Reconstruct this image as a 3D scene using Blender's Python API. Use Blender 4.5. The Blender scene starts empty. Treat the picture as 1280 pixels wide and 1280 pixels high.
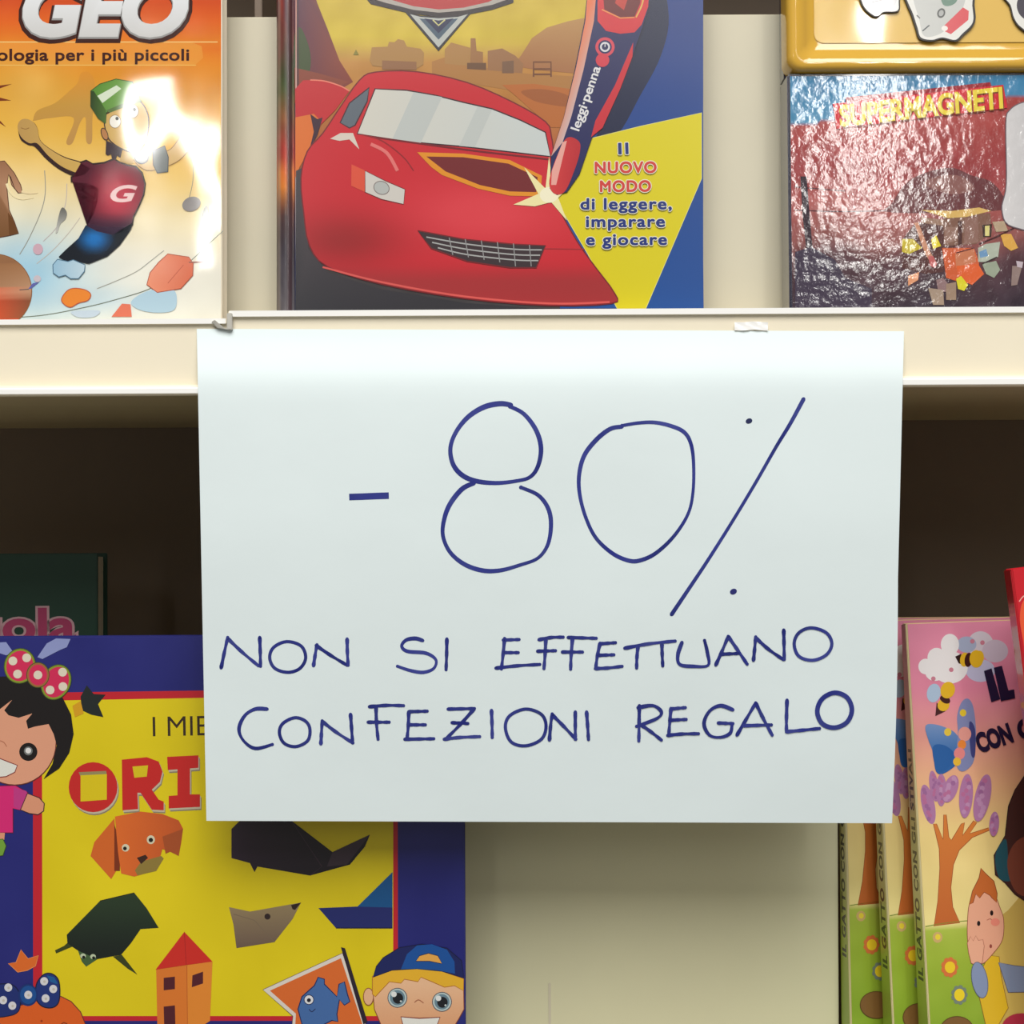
import bpy, bmesh, math, random
from mathutils import Vector, Matrix, noise
from mathutils.geometry import tessellate_polygon
random.seed(7)
scene = bpy.context.scene
COL = scene.collection

# ---------------------------------------------------------------- camera
F = 1905.0                      # focal length in pixels of a 1280 px wide frame
D = 0.64                        # camera to the front of the shelf
ROLL = math.radians(0.3)
CAM = Vector((0, -D, 0))
RT = Vector((math.cos(ROLL), 0, -math.sin(ROLL)))
UP = Vector((math.sin(ROLL), 0, math.cos(ROLL)))
FW = Vector((0, 1, 0))
cd = bpy.data.cameras.new('camera'); cam = bpy.data.objects.new('camera', cd); COL.objects.link(cam)
cd.sensor_width = 36; cd.lens = 36 * F / 1280; cd.clip_start = 0.01
cam.matrix_world = Matrix(((RT.x, UP.x, 0, CAM.x), (RT.y, UP.y, -1, CAM.y), (RT.z, UP.z, 0, CAM.z), (0, 0, 0, 1)))
scene.camera = cam
# ---------------------------------------------------------------- world, lamps, exposure
w = bpy.data.worlds.new('world'); scene.world = w; w.use_nodes = True
w.node_tree.nodes['Background'].inputs[0].default_value = (1.0, 0.96, 0.88, 1)
w.node_tree.nodes['Background'].inputs[1].default_value = 0.21
def area(name, loc, rot, sx, sy, power, col):
    l = bpy.data.lights.new(name, 'AREA'); l.shape = 'RECTANGLE'; l.size = sx; l.size_y = sy; l.energy = power; l.color = col
    o = bpy.data.objects.new(name, l); COL.objects.link(o); o.location = loc
    o.rotation_euler = [math.radians(v) for v in rot]
    return o
WARM = (1.0, 0.975, 0.93)
# ceiling fluorescent fittings over the shop: two far ones down the aisle, one near row above the shelf front
area('tube_light_left', (-1.31, -5.2, 1.55), (0, 0, -12.7), 0.095, 2.4, 20, WARM)
area('tube_light_right', (1.33, -4.95, 1.55), (0, 0, 13), 0.13, 3.3, 36, WARM)
area('aisle_light', (0.0, -1.7, 1.62), (18, 0, 0), 1.6, 1.7, 72, WARM)
scene.view_settings.view_transform = 'Standard'; scene.view_settings.look = 'None'
scene.view_settings.gamma = 1; scene.view_settings.use_curve_mapping = False
scene.view_settings.exposure = 0.0
scene.cycles.max_bounces = 6; scene.cycles.diffuse_bounces = 4; scene.cycles.glossy_bounces = 3

# ---------------------------------------------------------------- helpers
def s2l(c): 
    c = min(max(c / 255.0, 0), 1)
    return c / 12.92 if c <= 0.04045 else ((c + 0.055) / 1.055) ** 2.4
def lin(c, k=1.0):
    return tuple(min(s2l(v) * k, 0.93) for v in c[:3]) + (1.0,)
def ray(px, py): return FW + RT * ((px - 640) / F) + UP * ((640 - py) / F)
def hit(px, py, p0, n):
    d = ray(px, py); t = (p0 - CAM).dot(n) / d.dot(n); return CAM + d * t
def atY(px, py, Y): return hit(px, py, Vector((0, Y, 0)), Vector((0, 1, 0)))
def atP(px, py): return (px, py)

def tag(o, label=None, cat=None, group=None, kind=None):
    if label: o['label'] = label
    if cat: o['category'] = cat
    if group: o['group'] = group
    if kind: o['kind'] = kind
    return o
def empty(name, M, label, cat, group=None):
    o = bpy.data.objects.new(name, None); COL.objects.link(o); o.matrix_world = M; o.empty_display_size = .02
    return tag(o, label, cat, group)
def link(name, me, parent=None, mat=None, M=None):
    o = bpy.data.objects.new(name, me); COL.objects.link(o)
    if mat: me.materials.append(mat)
    if parent: o.parent = parent
    elif M: o.matrix_world = M
    return o
def mesh(name, verts, faces, parent=None, mat=None, bevel=0, smooth=False, M=None, cols=None, seg=2):
    bm = bmesh.new(); vs = [bm.verts.new(v) for v in verts]
    for f in faces:
        try: bm.faces.new([vs[i] for i in f])
        except ValueError: pass
    bmesh.ops.recalc_face_normals(bm, faces=bm.faces)
    if bevel: bmesh.ops.bevel(bm, geom=list(bm.edges), offset=bevel, segments=seg, affect='EDGES', clamp_overlap=True)
    if smooth:
        for f in bm.faces: f.smooth = True
    me = bpy.data.meshes.new(name); bm.to_mesh(me); bm.free()
    if cols:
        a = me.color_attributes.new('Col', 'FLOAT_COLOR', 'POINT')
        for i, c in enumerate(cols): a.data[i].color = c
    return link(name, me, parent, mat, M)
HEX = [(0, 1, 2, 3), (4, 5, 6, 7), (0, 1, 5, 4), (1, 2, 6, 5), (2, 3, 7, 6), (3, 0, 4, 7)]
def box(name, x0, x1, y0, y1, z0, z1, parent=None, mat=None, bevel=0.0, y1top=None, y0top=None):
    yt = y1 if y1top is None else y1top; yf = y0 if y0top is None else y0top
    v = [(x0, y0, z0), (x1, y0, z0), (x1, y1, z0), (x0, y1, z0), (x0, yf, z1), (x1, yf, z1), (x1, yt, z1), (x0, yt, z1)]
    return mesh(name, v, HEX, parent, mat, bevel)
def extrude_yz(name, prof, x0, x1, parent, mat, smooth=False):
    n = len(prof); v = [(x0, y, z) for y, z in prof] + [(x1, y, z) for y, z in prof]
    f = [(i, (i + 1) % n, n + (i + 1) % n, n + i) for i in range(n)] + [tuple(range(n)), tuple(range(2 * n - 1, n - 1, -1))]
    return mesh(name, v, f, parent, mat, 0)

# ---------------------------------------------------------------- materials
def mat(name, col=None, rough=.5, coat=0, attr=False, bump=None, metal=0, mott=0, spec=.5, trans=0, coat_bump=None):
    m = bpy.data.materials.new(name); m.use_nodes = True; nt = m.node_tree; N = nt.nodes; L = nt.links
    b = N['Principled BSDF']; b.inputs['Roughness'].default_value = rough; b.inputs['Metallic'].default_value = metal
    b.inputs['Specular IOR Level'].default_value = spec
    b.inputs['Coat Weight'].default_value = coat; b.inputs['Coat Roughness'].default_value = .05
    b.inputs['Transmission Weight'].default_value = trans
    tc = N.new('ShaderNodeTexCoord')
    if attr:
        a = N.new('ShaderNodeAttribute'); a.attribute_name = 'Col'; src = a.outputs['Color']
    else:
        r = N.new('ShaderNodeRGB'); r.outputs[0].default_value = lin(col); src = r.outputs[0]
    if mott:
        nz = N.new('ShaderNodeTexNoise'); nz.inputs['Scale'].default_value = 18; nz.inputs['Detail'].default_value = 6
        L.new(tc.outputs['Object'], nz.inputs['Vector'])
        mr = N.new('ShaderNodeMapRange'); mr.inputs['To Min'].default_value = 1 - mott; mr.inputs['To Max'].default_value = 1 + mott * .6
        L.new(nz.outputs['Fac'], mr.inputs['Value'])
        mx = N.new('ShaderNodeVectorMath'); mx.operation = 'SCALE'
        L.new(src, mx.inputs[0]); L.new(mr.outputs[0], mx.inputs['Scale']); src = mx.outputs[0]
    L.new(src, b.inputs['Base Color'])
    if bump:
        prev = None
        for sc, st, det in bump:
            nz = N.new('ShaderNodeTexNoise'); nz.inputs['Scale'].default_value = sc; nz.inputs['Detail'].default_value = det
            L.new(tc.outputs['Object'], nz.inputs['Vector'])
            bp = N.new('ShaderNodeBump'); bp.inputs['Strength'].default_value = 1.0; bp.inputs['Distance'].default_value = st
            L.new(nz.outputs['Fac'], bp.inputs['Height'])
            if prev: L.new(prev, bp.inputs['Normal'])
            prev = bp.outputs['Normal']
        L.new(prev, b.inputs['Normal']); L.new(prev, b.inputs['Coat Normal'])
    return m
M_METAL = mat('cream_painted_metal', (240, 231, 208), .42, mott=.04, bump=[(60, .00006, 3)])
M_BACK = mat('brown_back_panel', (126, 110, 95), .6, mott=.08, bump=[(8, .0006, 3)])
M_PANEL = mat('cream_back_panel', (222, 220, 186), .5, mott=.06, bump=[(8, .0006, 3)])
M_BOARD = mat('cream_card', (212, 206, 184), .55, mott=.05, bump=[(10, .0005, 3)])
M_SLAB = mat('shaded_shelf_board', (196, 182, 146), .5, mott=.06, bump=[(30, .0003, 3)])  # cream shelf paint darkened, so the colour carries shade on the undersides
M_LIP = mat('white_rail_edge', (252, 252, 245), .3, mott=.02)
M_CLIP = mat('grey_plastic', (190, 188, 180), .4, mott=.08)
M_PAPER = mat('white_paper', (230, 243, 246), .75, mott=.035, bump=[(7, .0012, 4), (300, .00002, 2)])
M_INK = mat('blue_marker_ink', rough=.45, attr=True, mott=.15)
M_TAPE = mat('clear_tape', (250, 250, 246), .12, mott=.03, bump=[(90, .0006, 3)])
M_PAGES = mat('page_edges', (225, 218, 200), .8, mott=.1, bump=[(900, .0003, 1)])
M_WAVY = mat('glossy_wavy_print', rough=.08, attr=True, coat=.9, mott=.05, spec=.5, bump=[(7, .0032, 1.5), (26, .0005, 1)])
M_SATIN = mat('laminated_print', rough=.33, attr=True, coat=.35, mott=.06, bump=[(9, .0015, 2)])
M_FOIL = mat('crinkled_laminated_print', rough=.13, attr=True, coat=1.0, mott=.06, bump=[(26, .00028, 3), (210, .00018, 4)])
M_MATTE = mat('matte_print', rough=.5, attr=True, mott=.06, bump=[(9, .001, 2)])
M_AMBER = mat('amber_plastic', (214, 168, 62), .12, coat=.8, mott=.10, bump=[(22, .0010, 2)])
M_DARKEDGE = mat('dark_box_edge', (40, 38, 60), .2, coat=.7, mott=.2)

# ---------------------------------------------------------------- flat print made of thin shapes
_glyph = {}
def glyphs(s, off=0.0, shear=0.0, spacing=1.0):
    key = (s, off, shear, spacing)
    if key in _glyph: return _glyph[key]
    def build(o_, txt):
        c = bpy.data.curves.new('t', 'FONT'); c.body = txt; c.offset = o_; c.shear = shear; c.space_character = spacing
        c.resolution_u = 5; c.fill_mode = 'FRONT'
        ob = bpy.data.objects.new('t', c); COL.objects.link(ob)
        dg = bpy.context.evaluated_depsgraph_get(); me = bpy.data.meshes.new_from_object(ob.evaluated_get(dg))
        v = [tuple(p.co[:2]) for p in me.vertices]; f = [tuple(p.vertices) for p in me.polygons]
        bpy.data.objects.remove(ob); bpy.data.curves.remove(c); bpy.data.meshes.remove(me); return v, f
    v0, f0 = build(0, s); hv, fh = build(0, 'H')
    x0 = min(p[0] for p in v0); x1 = max(p[0] for p in v0); cap = max(p[1] for p in hv)
    v, f = build(off, s) if off else (v0, f0)
    _glyph[key] = ([((x - x0) / (x1 - x0), y / cap) for x, y in v], f)
    return _glyph[key]
def catmull(pts, closed=False, n=6):
    out = []; m = len(pts); rng = range(m if closed else m - 1)
    for i in rng:
        g = (lambda k: pts[k % m]) if closed else (lambda k: pts[min(max(k, 0), m - 1)])
        p0, p1, p2, p3 = g(i - 1), g(i), g(i + 1), g(i + 2)
        for k in range(n):
            t = k / n
            out.append(tuple(.5 * (2 * b + (c - a) * t + (2 * a - 5 * b + 4 * c - d) * t * t + (3 * b - a - 3 * c + d) * t ** 3) for a, b, c, d in zip(p0, p1, p2, p3)))
    if not closed: out.append(pts[-1])
    return out
class Art:
    """shapes printed on a surface: mp(x, y, h) turns picture coordinates and a layer height into a point of the surface"""
    STEP = 0.7e-5
    def __init__(s, name, mp, parent, mat, gain=1.0, T=(1, 0, 0), layer=0):
        s.name, s.mp, s.parent, s.mat, s.gain, s.T, s.layer = name, mp, parent, mat, gain, T, layer
        s.v, s.f, s.c = [], [], []
    def t(s, sc, ox, oy): s.T = (sc, ox, oy); return s
    def P(s, p): k, ox, oy = s.T; return (ox + p[0] / k, oy + p[1] / k)
    def emit(s, pts, faces, col):
        b = len(s.v); h = (s.layer + 1) * s.STEP
        for p in pts:
            s.v.append(s.mp(p[0], p[1], h)); c = col(p[0], p[1]) if callable(col) else col; s.c.append(lin(c, s.gain))
        s.f += [tuple(b + i for i in f) for f in faces]; s.layer += 1
    def poly(s, pts, col, smooth=False, stroke=None, w=1.5, raw=False):
        q = [p if raw else s.P(p) for p in pts]
        if smooth: q = catmull(q, True, 5)
        tri = tessellate_polygon([[Vector((a, b, 0)) for a, b in q]])
        s.emit(q, tri, col)
        if stroke: s.line(q, w, stroke, closed=True, raw=True)
        return s
    def grid(s, x0, y0, x1, y1, nx, ny, col):      # full picture pixels
        pts = [(x0 + (x1 - x0) * i / nx, y0 + (y1 - y0) * j / ny) for j in range(ny + 1) for i in range(nx + 1)]
        s.emit(pts, [(j * (nx + 1) + i, j * (nx + 1) + i + 1, (j + 1) * (nx + 1) + i + 1, (j + 1) * (nx + 1) + i) for j in range(ny) for i in range(nx)], col)
    def disc(s, x, y, rx, ry=None, col=(0, 0, 0), rot=0, stroke=None, w=1.5, n=28):
        ry = ry or rx; a = math.radians(rot)
        pts = [(x + rx * math.cos(t) * math.cos(a) - ry * math.sin(t) * math.sin(a), y + rx * math.cos(t) * math.sin(a) + ry * math.sin(t) * math.cos(a)) for t in [2 * math.pi * i / n for i in range(n)]]
        return s.poly(pts, col, stroke=stroke, w=w)
    def line(s, pts, w, col, closed=False, smooth=False, raw=False, taper=False, cap=False, wf=None):
        q = [p if raw else s.P(p) for p in pts]
        if smooth: q = catmull(q, closed, 6)
        n = len(q); L = []; R = []
        for i in range(n):
            a = q[(i - 1) % n] if closed or i > 0 else q[i]; b = q[(i + 1) % n] if closed or i < n - 1 else q[i]
            dx, dy = b[0] - a[0], b[1] - a[1]; d = math.hypot(dx, dy) or 1
            k = w / 2
            if taper: k *= 1 - i / (n - 1) * .85
            if wf: k *= wf(i / max(n - 1, 1))
            L.append((q[i][0] - dy / d * k, q[i][1] + dx / d * k)); R.append((q[i][0] + dy / d * k, q[i][1] - dx / d * k))
        m = n if closed else n - 1
        s.emit(L + R, [(i, (i + 1) % n, n + (i + 1) % n, n + i) for i in range(m)], col)
        if cap:
            s.layer -= 1
            for p in (q[0], q[-1]):
                r = w / 2 * .97; pp = [(p[0] + r * math.cos(t), p[1] + r * math.sin(t)) for t in [2 * math.pi * i / 12 for i in range(12)]]
                s.emit(pp, [tuple(range(12))], col)
        return s
    def text(s, txt, A, B, cap, col, off=0, shear=0, up=None, spacing=1.0):
        g, f = glyphs(txt, off, shear, spacing); dx, dy = B[0] - A[0], B[1] - A[1]; d = math.hypot(dx, dy)
        u = up or (dy / d * cap, -dx / d * cap)
        s.emit([(A[0] + x * dx + y * u[0], A[1] + x * dy + y * u[1]) for x, y in g], f, col); return s
    def done(s, label=None):
        me = bpy.data.meshes.new(s.name); me.from_pydata(s.v, [], s.f); me.update()
        a = me.color_attributes.new('Col', 'FLOAT_COLOR', 'POINT')
        flat = [x for c in s.c for x in c]; a.data.foreach_set('color', flat)
        o = link(s.name, me, s.parent, s.mat)
        if label: o['label'] = label
        return o
def ramp(stops, v):
    if v <= stops[0][0]: return stops[0][1]
    for (a, c), (b, d) in zip(stops, stops[1:]):
        if v <= b:
            t = (v - a) / (b - a); return tuple(x + (y - x) * t for x, y in zip(c, d))
    return stops[-1][1]
def mixc(a, b, t): t = min(max(t, 0), 1); return tuple(x + (y - x) * t for x, y in zip(a, b))
def mot(c, x, y, sc=.03, amp=12):
    n = noise.noise(Vector((x * sc, y * sc, 3.1))) * amp; return tuple(v + n for v in c)

# frames: local x = along the width, y = into the depth, z = up the cover; origin = front bottom-left corner
def frame(origin, yaw=0, lean=0, roll=0):
    R = Matrix.Rotation(math.radians(yaw), 4, 'Z') @ Matrix.Rotation(math.radians(-lean), 4, 'X') @ Matrix.Rotation(math.radians(roll), 4, 'Y')
    return Matrix.Translation(origin) @ R
def front_map(M):
    Mi = M.inverted(); p0 = M.translation; n = M.to_3x3() @ Vector((0, 1, 0))
    def mp(px, py, h=0):
        q = Mi @ hit(px, py, p0, n); return (q.x, -h, q.z)
    return mp

# ================================================================ SHELVING UNIT
SEAM = -0.1190
R_TOP, R_LIP, R_B0, R_BOT = .0850, .0827, .0548, .0515      # right bay heights
L_TOP, L_LIP, L_B0, L_BOT = .0818, .0798, .0526, .0495      # left bay hangs a little lower
BACK = .25
LOWTOP = -.3150
unit = empty('shelving_unit', Matrix.Translation((0, 0, LOWTOP - .035)), 'cream painted metal shop shelving with two bays of shelves', 'shelf')
UM = unit.matrix_world.inverted()
def upart(o, par=unit):
    for v in o.data.vertices: v.co = UM @ v.co
    o.parent = par; return o
def shelf(x0, x1, top, lip, b0, bot, nm='shelf_board'):
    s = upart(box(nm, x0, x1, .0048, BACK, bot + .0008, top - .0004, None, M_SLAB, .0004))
    # front rail: top lip, recessed face, proud bottom lip
    prof = [(.0047, top - .0003), (.0005, top), (-.0004, top - .0004), (-.0004, lip), (.0002, lip - .0002), (.0009, lip - .0003), (.0012, lip - .001), (.0014, b0 + .0015), (.0010, b0 + .0004), (-.0024, b0 + .0001),
            (-.0034, b0 - .0006), (-.0036, bot + .0006), (-.0028, bot), (.0047, bot + .0003)]
    r = upart(extrude_yz('price_rail', prof, x0, x1, None, M_METAL), s)
    u = upart(extrude_yz('rail_edge', [(-.0006, top + .00005), (-.0006, lip - .0001), (.0002, lip - .0001), (.0006, top + .0001)], x0 + .0004, x1 - .0004, None, M_LIP), s)
    w_ = upart(extrude_yz('rail_edge', [(-.0030, b0 + .0003), (-.0038, b0 - .0004), (-.0038, bot + .0008), (-.0032, bot + .0006)], x0 + .0004, x1 - .0004, None, M_LIP), s)
    return s
shelf(SEAM + .0004, .62, R_TOP, R_LIP, R_B0, R_BOT)
shelf(-.62, SEAM - .0004, L_TOP, L_LIP, L_B0, L_BOT)
shelf(SEAM + .0004, .62, LOWTOP, LOWTOP - .0023, LOWTOP - .0302, LOWTOP - .035)
shelf(-.62, SEAM - .0004, LOWTOP, LOWTOP - .0023, LOWTOP - .0302, LOWTOP - .035)
shelf(-.62, .62, .455, .4527, .4248, .4215)
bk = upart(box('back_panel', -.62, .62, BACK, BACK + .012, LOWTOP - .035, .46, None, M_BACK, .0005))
for x in (-.62, .612): upart(box('side_panel', x, x + .008, .0, BACK + .012, LOWTOP - .035, .46, None, M_METAL, .0005))
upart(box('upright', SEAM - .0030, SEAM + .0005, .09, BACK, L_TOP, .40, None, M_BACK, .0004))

# shelf rail clip
pc = atY(275, 405, -.001)
clip = empty('rail_clip', Matrix.Translation((pc.x, 0, pc.z - .003)), 'small grey rail clip at the joint of the two shelf fronts', 'clip')
CX = pc.x
mesh('clip_body', [(-.0036, -.0016, .0038), (-.0020, -.0024, .0046), (.0022, -.0018, .0010), (.0044, -.0016, .0012), (.0044, -.0016, .0002), (-.0010, -.0016, .0012),
                   (-.0036, .0002, .0038), (-.0020, .0002, .0046), (.0022, .0002, .0010), (.0044, .0002, .0012), (.0044, .0002, .0002), (-.0010, .0002, .0012)],
     [(0, 1, 2, 3, 4, 5), (6, 7, 8, 9, 10, 11)] + [(i, (i + 1) % 6, 6 + (i + 1) % 6, 6 + i) for i in range(6)], clip, M_CLIP, .0002)
box('clip_tab', .0030, .0052, -.0020, .0004, .0004, .0075, clip, M_CLIP, .0003)

# cream board standing behind the upper books
bd = empty('display_board', Matrix.Translation((.24, .0345, R_TOP)), 'cream card board standing upright behind the books on the upper shelf', 'board')
box('board_sheet', -.24 - .1268, .36, 0, .004, 0, .1348, bd, M_BOARD, .0006)
box('board_foot', -.23 + SEAM, .34, .004, .05, 0, .002, bd, M_BOARD, .0004)

lb = empty('display_board', Matrix.Translation((.09, .104, LOWTOP)), 'cream card board standing between the origami book and the leaning picture books', 'board')
box('board_sheet', -.17, .0683, 0, .004, 0, .235, lb, M_PANEL, .0006)
box('board_foot', -.16, .0600, .004, .05, 0, .002, lb, M_BOARD, .0004)
box('board_seam', -.0735, -.0722, -.0004, .001, 0, .085, lb, M_BOARD, .0002)

# ================================================================ THE SIGN
def smooth01(t): t = min(max(t, 0), 1); return t * t * (3 - 2 * t)
def gsurf(x, z):
    if z > .050: y = -.0050 + .0054 * smooth01((z - .0535) / .026)
    else: y = -.0050 + .0235 * (min((.050 - z) / .185, 1.2)) ** 1.25
    y += .0008 * math.sin(x * 26 + 1.0) * smooth01((.045 - z) / .06) + .0006 * noise.noise(Vector((x * 14, z * 14, 0))) * smooth01((.05 - z) / .05)
    return y
def sign_hit(px, py, h=0):
    Y = 0
    for _ in range(8):
        p = atY(px, py, Y); Y = gsurf(p.x, p.z)
    p = atY(px, py, Y - h); return p
SO = Vector((0, -.005, -.1345))
sign = empty('paper_sign', Matrix.Translation(SO), 'white paper sheet with blue handwriting fixed over the shelf edge', 'sign')
NX, NY = 44, 60; TL, TR_, BR, BL = (246, 411), (1130, 414), (1115, 1029), (258, 1026)
vs = []
for side in (0, 1):
    for j in range(NY + 1):
        for i in range(NX + 1):
            a, b = i / NX, j / NY
            X = (TL[0] * (1 - a) + TR_[0] * a) * (1 - b) + (BL[0] * (1 - a) + BR[0] * a) * b
            Y_ = (TL[1] * (1 - a) + TR_[1] * a) * (1 - b) + (BL[1] * (1 - a) + BR[1] * a) * b
            if b > .5: X += (4 if a > .5 else 0) * abs(a - .5) * 2 * math.sin((b - .5) * math.pi * 2) * .5
            p = sign_hit(X, Y_, 0); vs.append(Vector((p.x, p.y + side * .00016, p.z)) - SO)
K = (NX + 1) * (NY + 1)
def gi(i, j): return j * (NX + 1) + i
fs = [(gi(i, j), gi(i + 1, j), gi(i + 1, j + 1), gi(i, j + 1)) for j in range(NY) for i in range(NX)]
fs += [tuple(K + k for k in f[::-1]) for f in fs]
rim = [gi(i, 0) for i in range(NX)] + [gi(NX, j) for j in range(NY)] + [gi(i, NY) for i in range(NX, 0, -1)] + [gi(0, j) for j in range(NY, 0, -1)]
fs += [(rim[i], rim[(i + 1) % len(rim)], K + rim[(i + 1) % len(rim)], K + rim[i]) for i in range(len(rim))]
sheet = mesh('paper_sheet', vs, fs, sign, M_PAPER, smooth=False)
for p in sheet.data.polygons: p.use_smooth = True
_rs = {tuple(sorted((rim[i], rim[(i + 1) % len(rim)]))) for i in range(len(rim))}; _rs |= {(a_ + K, b_ + K) for a_, b_ in _rs}
for e in sheet.data.edges:
    if tuple(sorted(e.vertices)) in _rs: e.use_edge_sharp = True
def smap(px, py, h=0): return Vector(sign_hit(px, py, .00008 + h * .25)) - SO
def ink(t0=0):
    def f(x, y):
        n = noise.noise(Vector((x * .02, y * .02, t0))); m = noise.noise(Vector((x * .06, y * .06, 5 + t0)))
        return (44 + 26 * n + 14 * m, 54 + 24 * n + 14 * m, 138 + 26 * n)
    return f
def wv(t): return 1 + .13 * math.sin(t * 17) + .08 * math.sin(t * 5 + 1)
CA, CB, CC, CD_ = (4, 420, 480), (4, 700, 480), (3.048, 260, 760), (2.909, 660, 760)
big = Art('handwritten_number', smap, sheet, M_INK)
big.T = CA
big.line([(66, 565), (130, 563), (200, 560), (264, 558)], 8.2, ink(), cap=False)
big.line([(875, 105), (820, 98), (740, 115), (660, 165), (600, 240), (572, 320), (585, 400), (630, 455), (700, 485), (800, 495), (900, 485), (970, 465), (1010, 410), (1025, 320), (1000, 230), (940, 150), (870, 112)], 5.6, ink(1), smooth=True, cap=True, wf=wv)
big.line([(690, 495), (630, 525), (570, 600), (540, 680), (535, 760), (570, 840), (640, 900), (730, 932), (820, 932), (920, 905), (1010, 870), (1060, 800), (1075, 700), (1060, 620), (1010, 555), (925, 517)], 5.2, ink(2), smooth=True, cap=True, wf=wv)
big.T = CB
big.line([(310, 213), (250, 225), (180, 280), (120, 360), (95, 460), (100, 560), (130, 670), (180, 770), (260, 845), (340, 882), (400, 882), (480, 845), (570, 760), (640, 650), (665, 540), (668, 400), (655, 300), (620, 240), (550, 208), (470, 192), (390, 195), (310, 208)], 4.8, ink(3), smooth=True, cap=True, wf=wv)
big.line([(1218, 75), (1150, 200), (1080, 315), (980, 490), (860, 690), (740, 880), (640, 1030), (558, 1152)], 4.8, ink(4), smooth=True, cap=True, wf=lambda t: 1.1 - .25 * math.sin(t * 3.1))
big.disc(945, 185, 17, 13, (30, 40, 90), rot=-20); big.disc(867, 1038, 18, 14, (40, 45, 120), rot=-25)
big.done('blue marker writing reading -80%')
txt = Art('handwritten_words', smap, sheet, M_INK)
S1 = {'c': [
 [(50, 228), (62, 170), (75, 112)], [(75, 116), (130, 168), (192, 220)], [(197, 112), (199, 170), (200, 222)],
 'o', [(300, 128), (250, 150), (235, 190), (255, 230), (305, 245), (350, 230), (372, 190), (355, 145)],
 [(402, 220), (408, 180), (415, 140)], [(412, 143), (470, 182), (530, 218)], [(530, 118), (531, 170), (534, 218)],
 's', [(818, 124), (790, 116), (755, 122), (738, 145), (760, 165), (830, 172), (868, 197), (860, 230), (820, 245), (770, 238), (722, 222)],
 [(910, 118), (909, 180), (907, 235)],
 [(1130, 116), (1124, 180), (1118, 232)], [(1125, 122), (1185, 120)], [(1125, 170), (1182, 170)], [(1097, 229), (1180, 220), (1264, 215)],
 's', [(225, 385), (180, 385), (140, 410), (118, 460), (135, 505), (180, 535), (245, 520)],
 'o', [(330, 418), (285, 440), (272, 475), (290, 515), (335, 528), (380, 505), (388, 460), (370, 430)],
 [(430, 518), (432, 480), (435, 430)], [(435, 432), (490, 474), (552, 514)], [(543, 405), (547, 460), (551, 514)],
 [(640, 375), (642, 440), (648, 500)], [(615, 376), (680, 371), (745, 372)], [(610, 435), (690, 435)],
 [(765, 395), (763, 450), (758, 500)], [(765, 395), (835, 393)], [(762, 445), (828, 445)], [(750, 500), (860, 498)],
 [(915, 385), (1015, 383)], [(1015, 383), (960, 445), (905, 500)], [(900, 500), (960, 493), (1035, 490)], [(930, 437), (990, 440)],
 [(1080, 390), (1082, 440), (1083, 493)],
 'o', [(1210, 385), (1150, 410), (1133, 455), (1155, 510), (1210, 525), (1270, 500), (1288, 450), (1270, 405)]],
 'd': [
 [(65, 112), (62, 170), (58, 220)], [(40, 115), (85, 107), (128, 106)], [(35, 157), (100, 155)],
 [(162, 110), (157, 170), (155, 222)], [(146, 107), (248, 110)], [(125, 160), (198, 160)],
 [(262, 128), (252, 175), (246, 220)], [(262, 130), (318, 126)], [(255, 172), (312, 170)], [(245, 220), (290, 218), (342, 212)],
 [(352, 146), (440, 130), (535, 120)], [(400, 140), (396, 180), (395, 218)], [(487, 130), (488, 170), (490, 210)],
 's', [(560, 125), (545, 170), (552, 205), (600, 212), (655, 208), (652, 160), (642, 118)],
 [(683, 207), (705, 158), (728, 103)], [(728, 103), (762, 152), (797, 204)], [(700, 168), (765, 165)],
 [(820, 190), (824, 150), (828, 105)], [(828, 108), (875, 150), (928, 187)], [(930, 80), (931, 130), (932, 187)],
 'o', [(1030, 72), (985, 90), (968, 130), (985, 175), (1035, 190), (1085, 170), (1105, 130), (1085, 90)],
 [(78, 480), (82, 430), (88, 385)], [(88, 388), (130, 430), (174, 477)], [(172, 378), (172, 477)], [(213, 378), (217, 430), (220, 478)],
 [(405, 355), (404, 420), (403, 483)], 's', [(400, 362), (455, 355), (485, 378), (468, 402), (395, 430)], [(412, 425), (450, 452), (485, 480)],
 [(520, 365), (516, 410), (512, 460)], [(520, 367), (572, 362)], [(515, 408), (575, 405)], [(508, 463), (560, 458), (620, 457)],
 's', [(745, 370), (700, 355), (660, 375), (640, 420), (660, 462), (700, 470), (735, 455), (742, 422)], [(692, 418), (745, 420)],
 [(760, 462), (793, 405), (828, 345)], [(828, 345), (855, 400), (888, 462)], [(785, 428), (885, 425)],
 [(942, 335), (940, 400), (940, 450)], [(940, 450), (1000, 444), (1060, 438)],
 'O', [(1115, 308), (1070, 330), (1052, 375), (1070, 420), (1115, 435), (1160, 415), (1178, 370), (1160, 325)]]}
for key, T in (('c', CC), ('d', CD_)):
    txt.T = T; mode = None
    for k, st in enumerate(S1[key]):
        if isinstance(st, str): mode = st; continue
        w_ = 4.3
        if mode in ('o', 'O'): txt.line(st, 5.8 if mode == 'O' else 4.1, ink(k), closed=True, smooth=True)
        else: txt.line(st, w_, ink(k), smooth=True, cap=True, wf=wv)
        mode = None
txt.done('blue marker writing reading NON SI EFFETTUANO CONFEZIONI REGALO')
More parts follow.
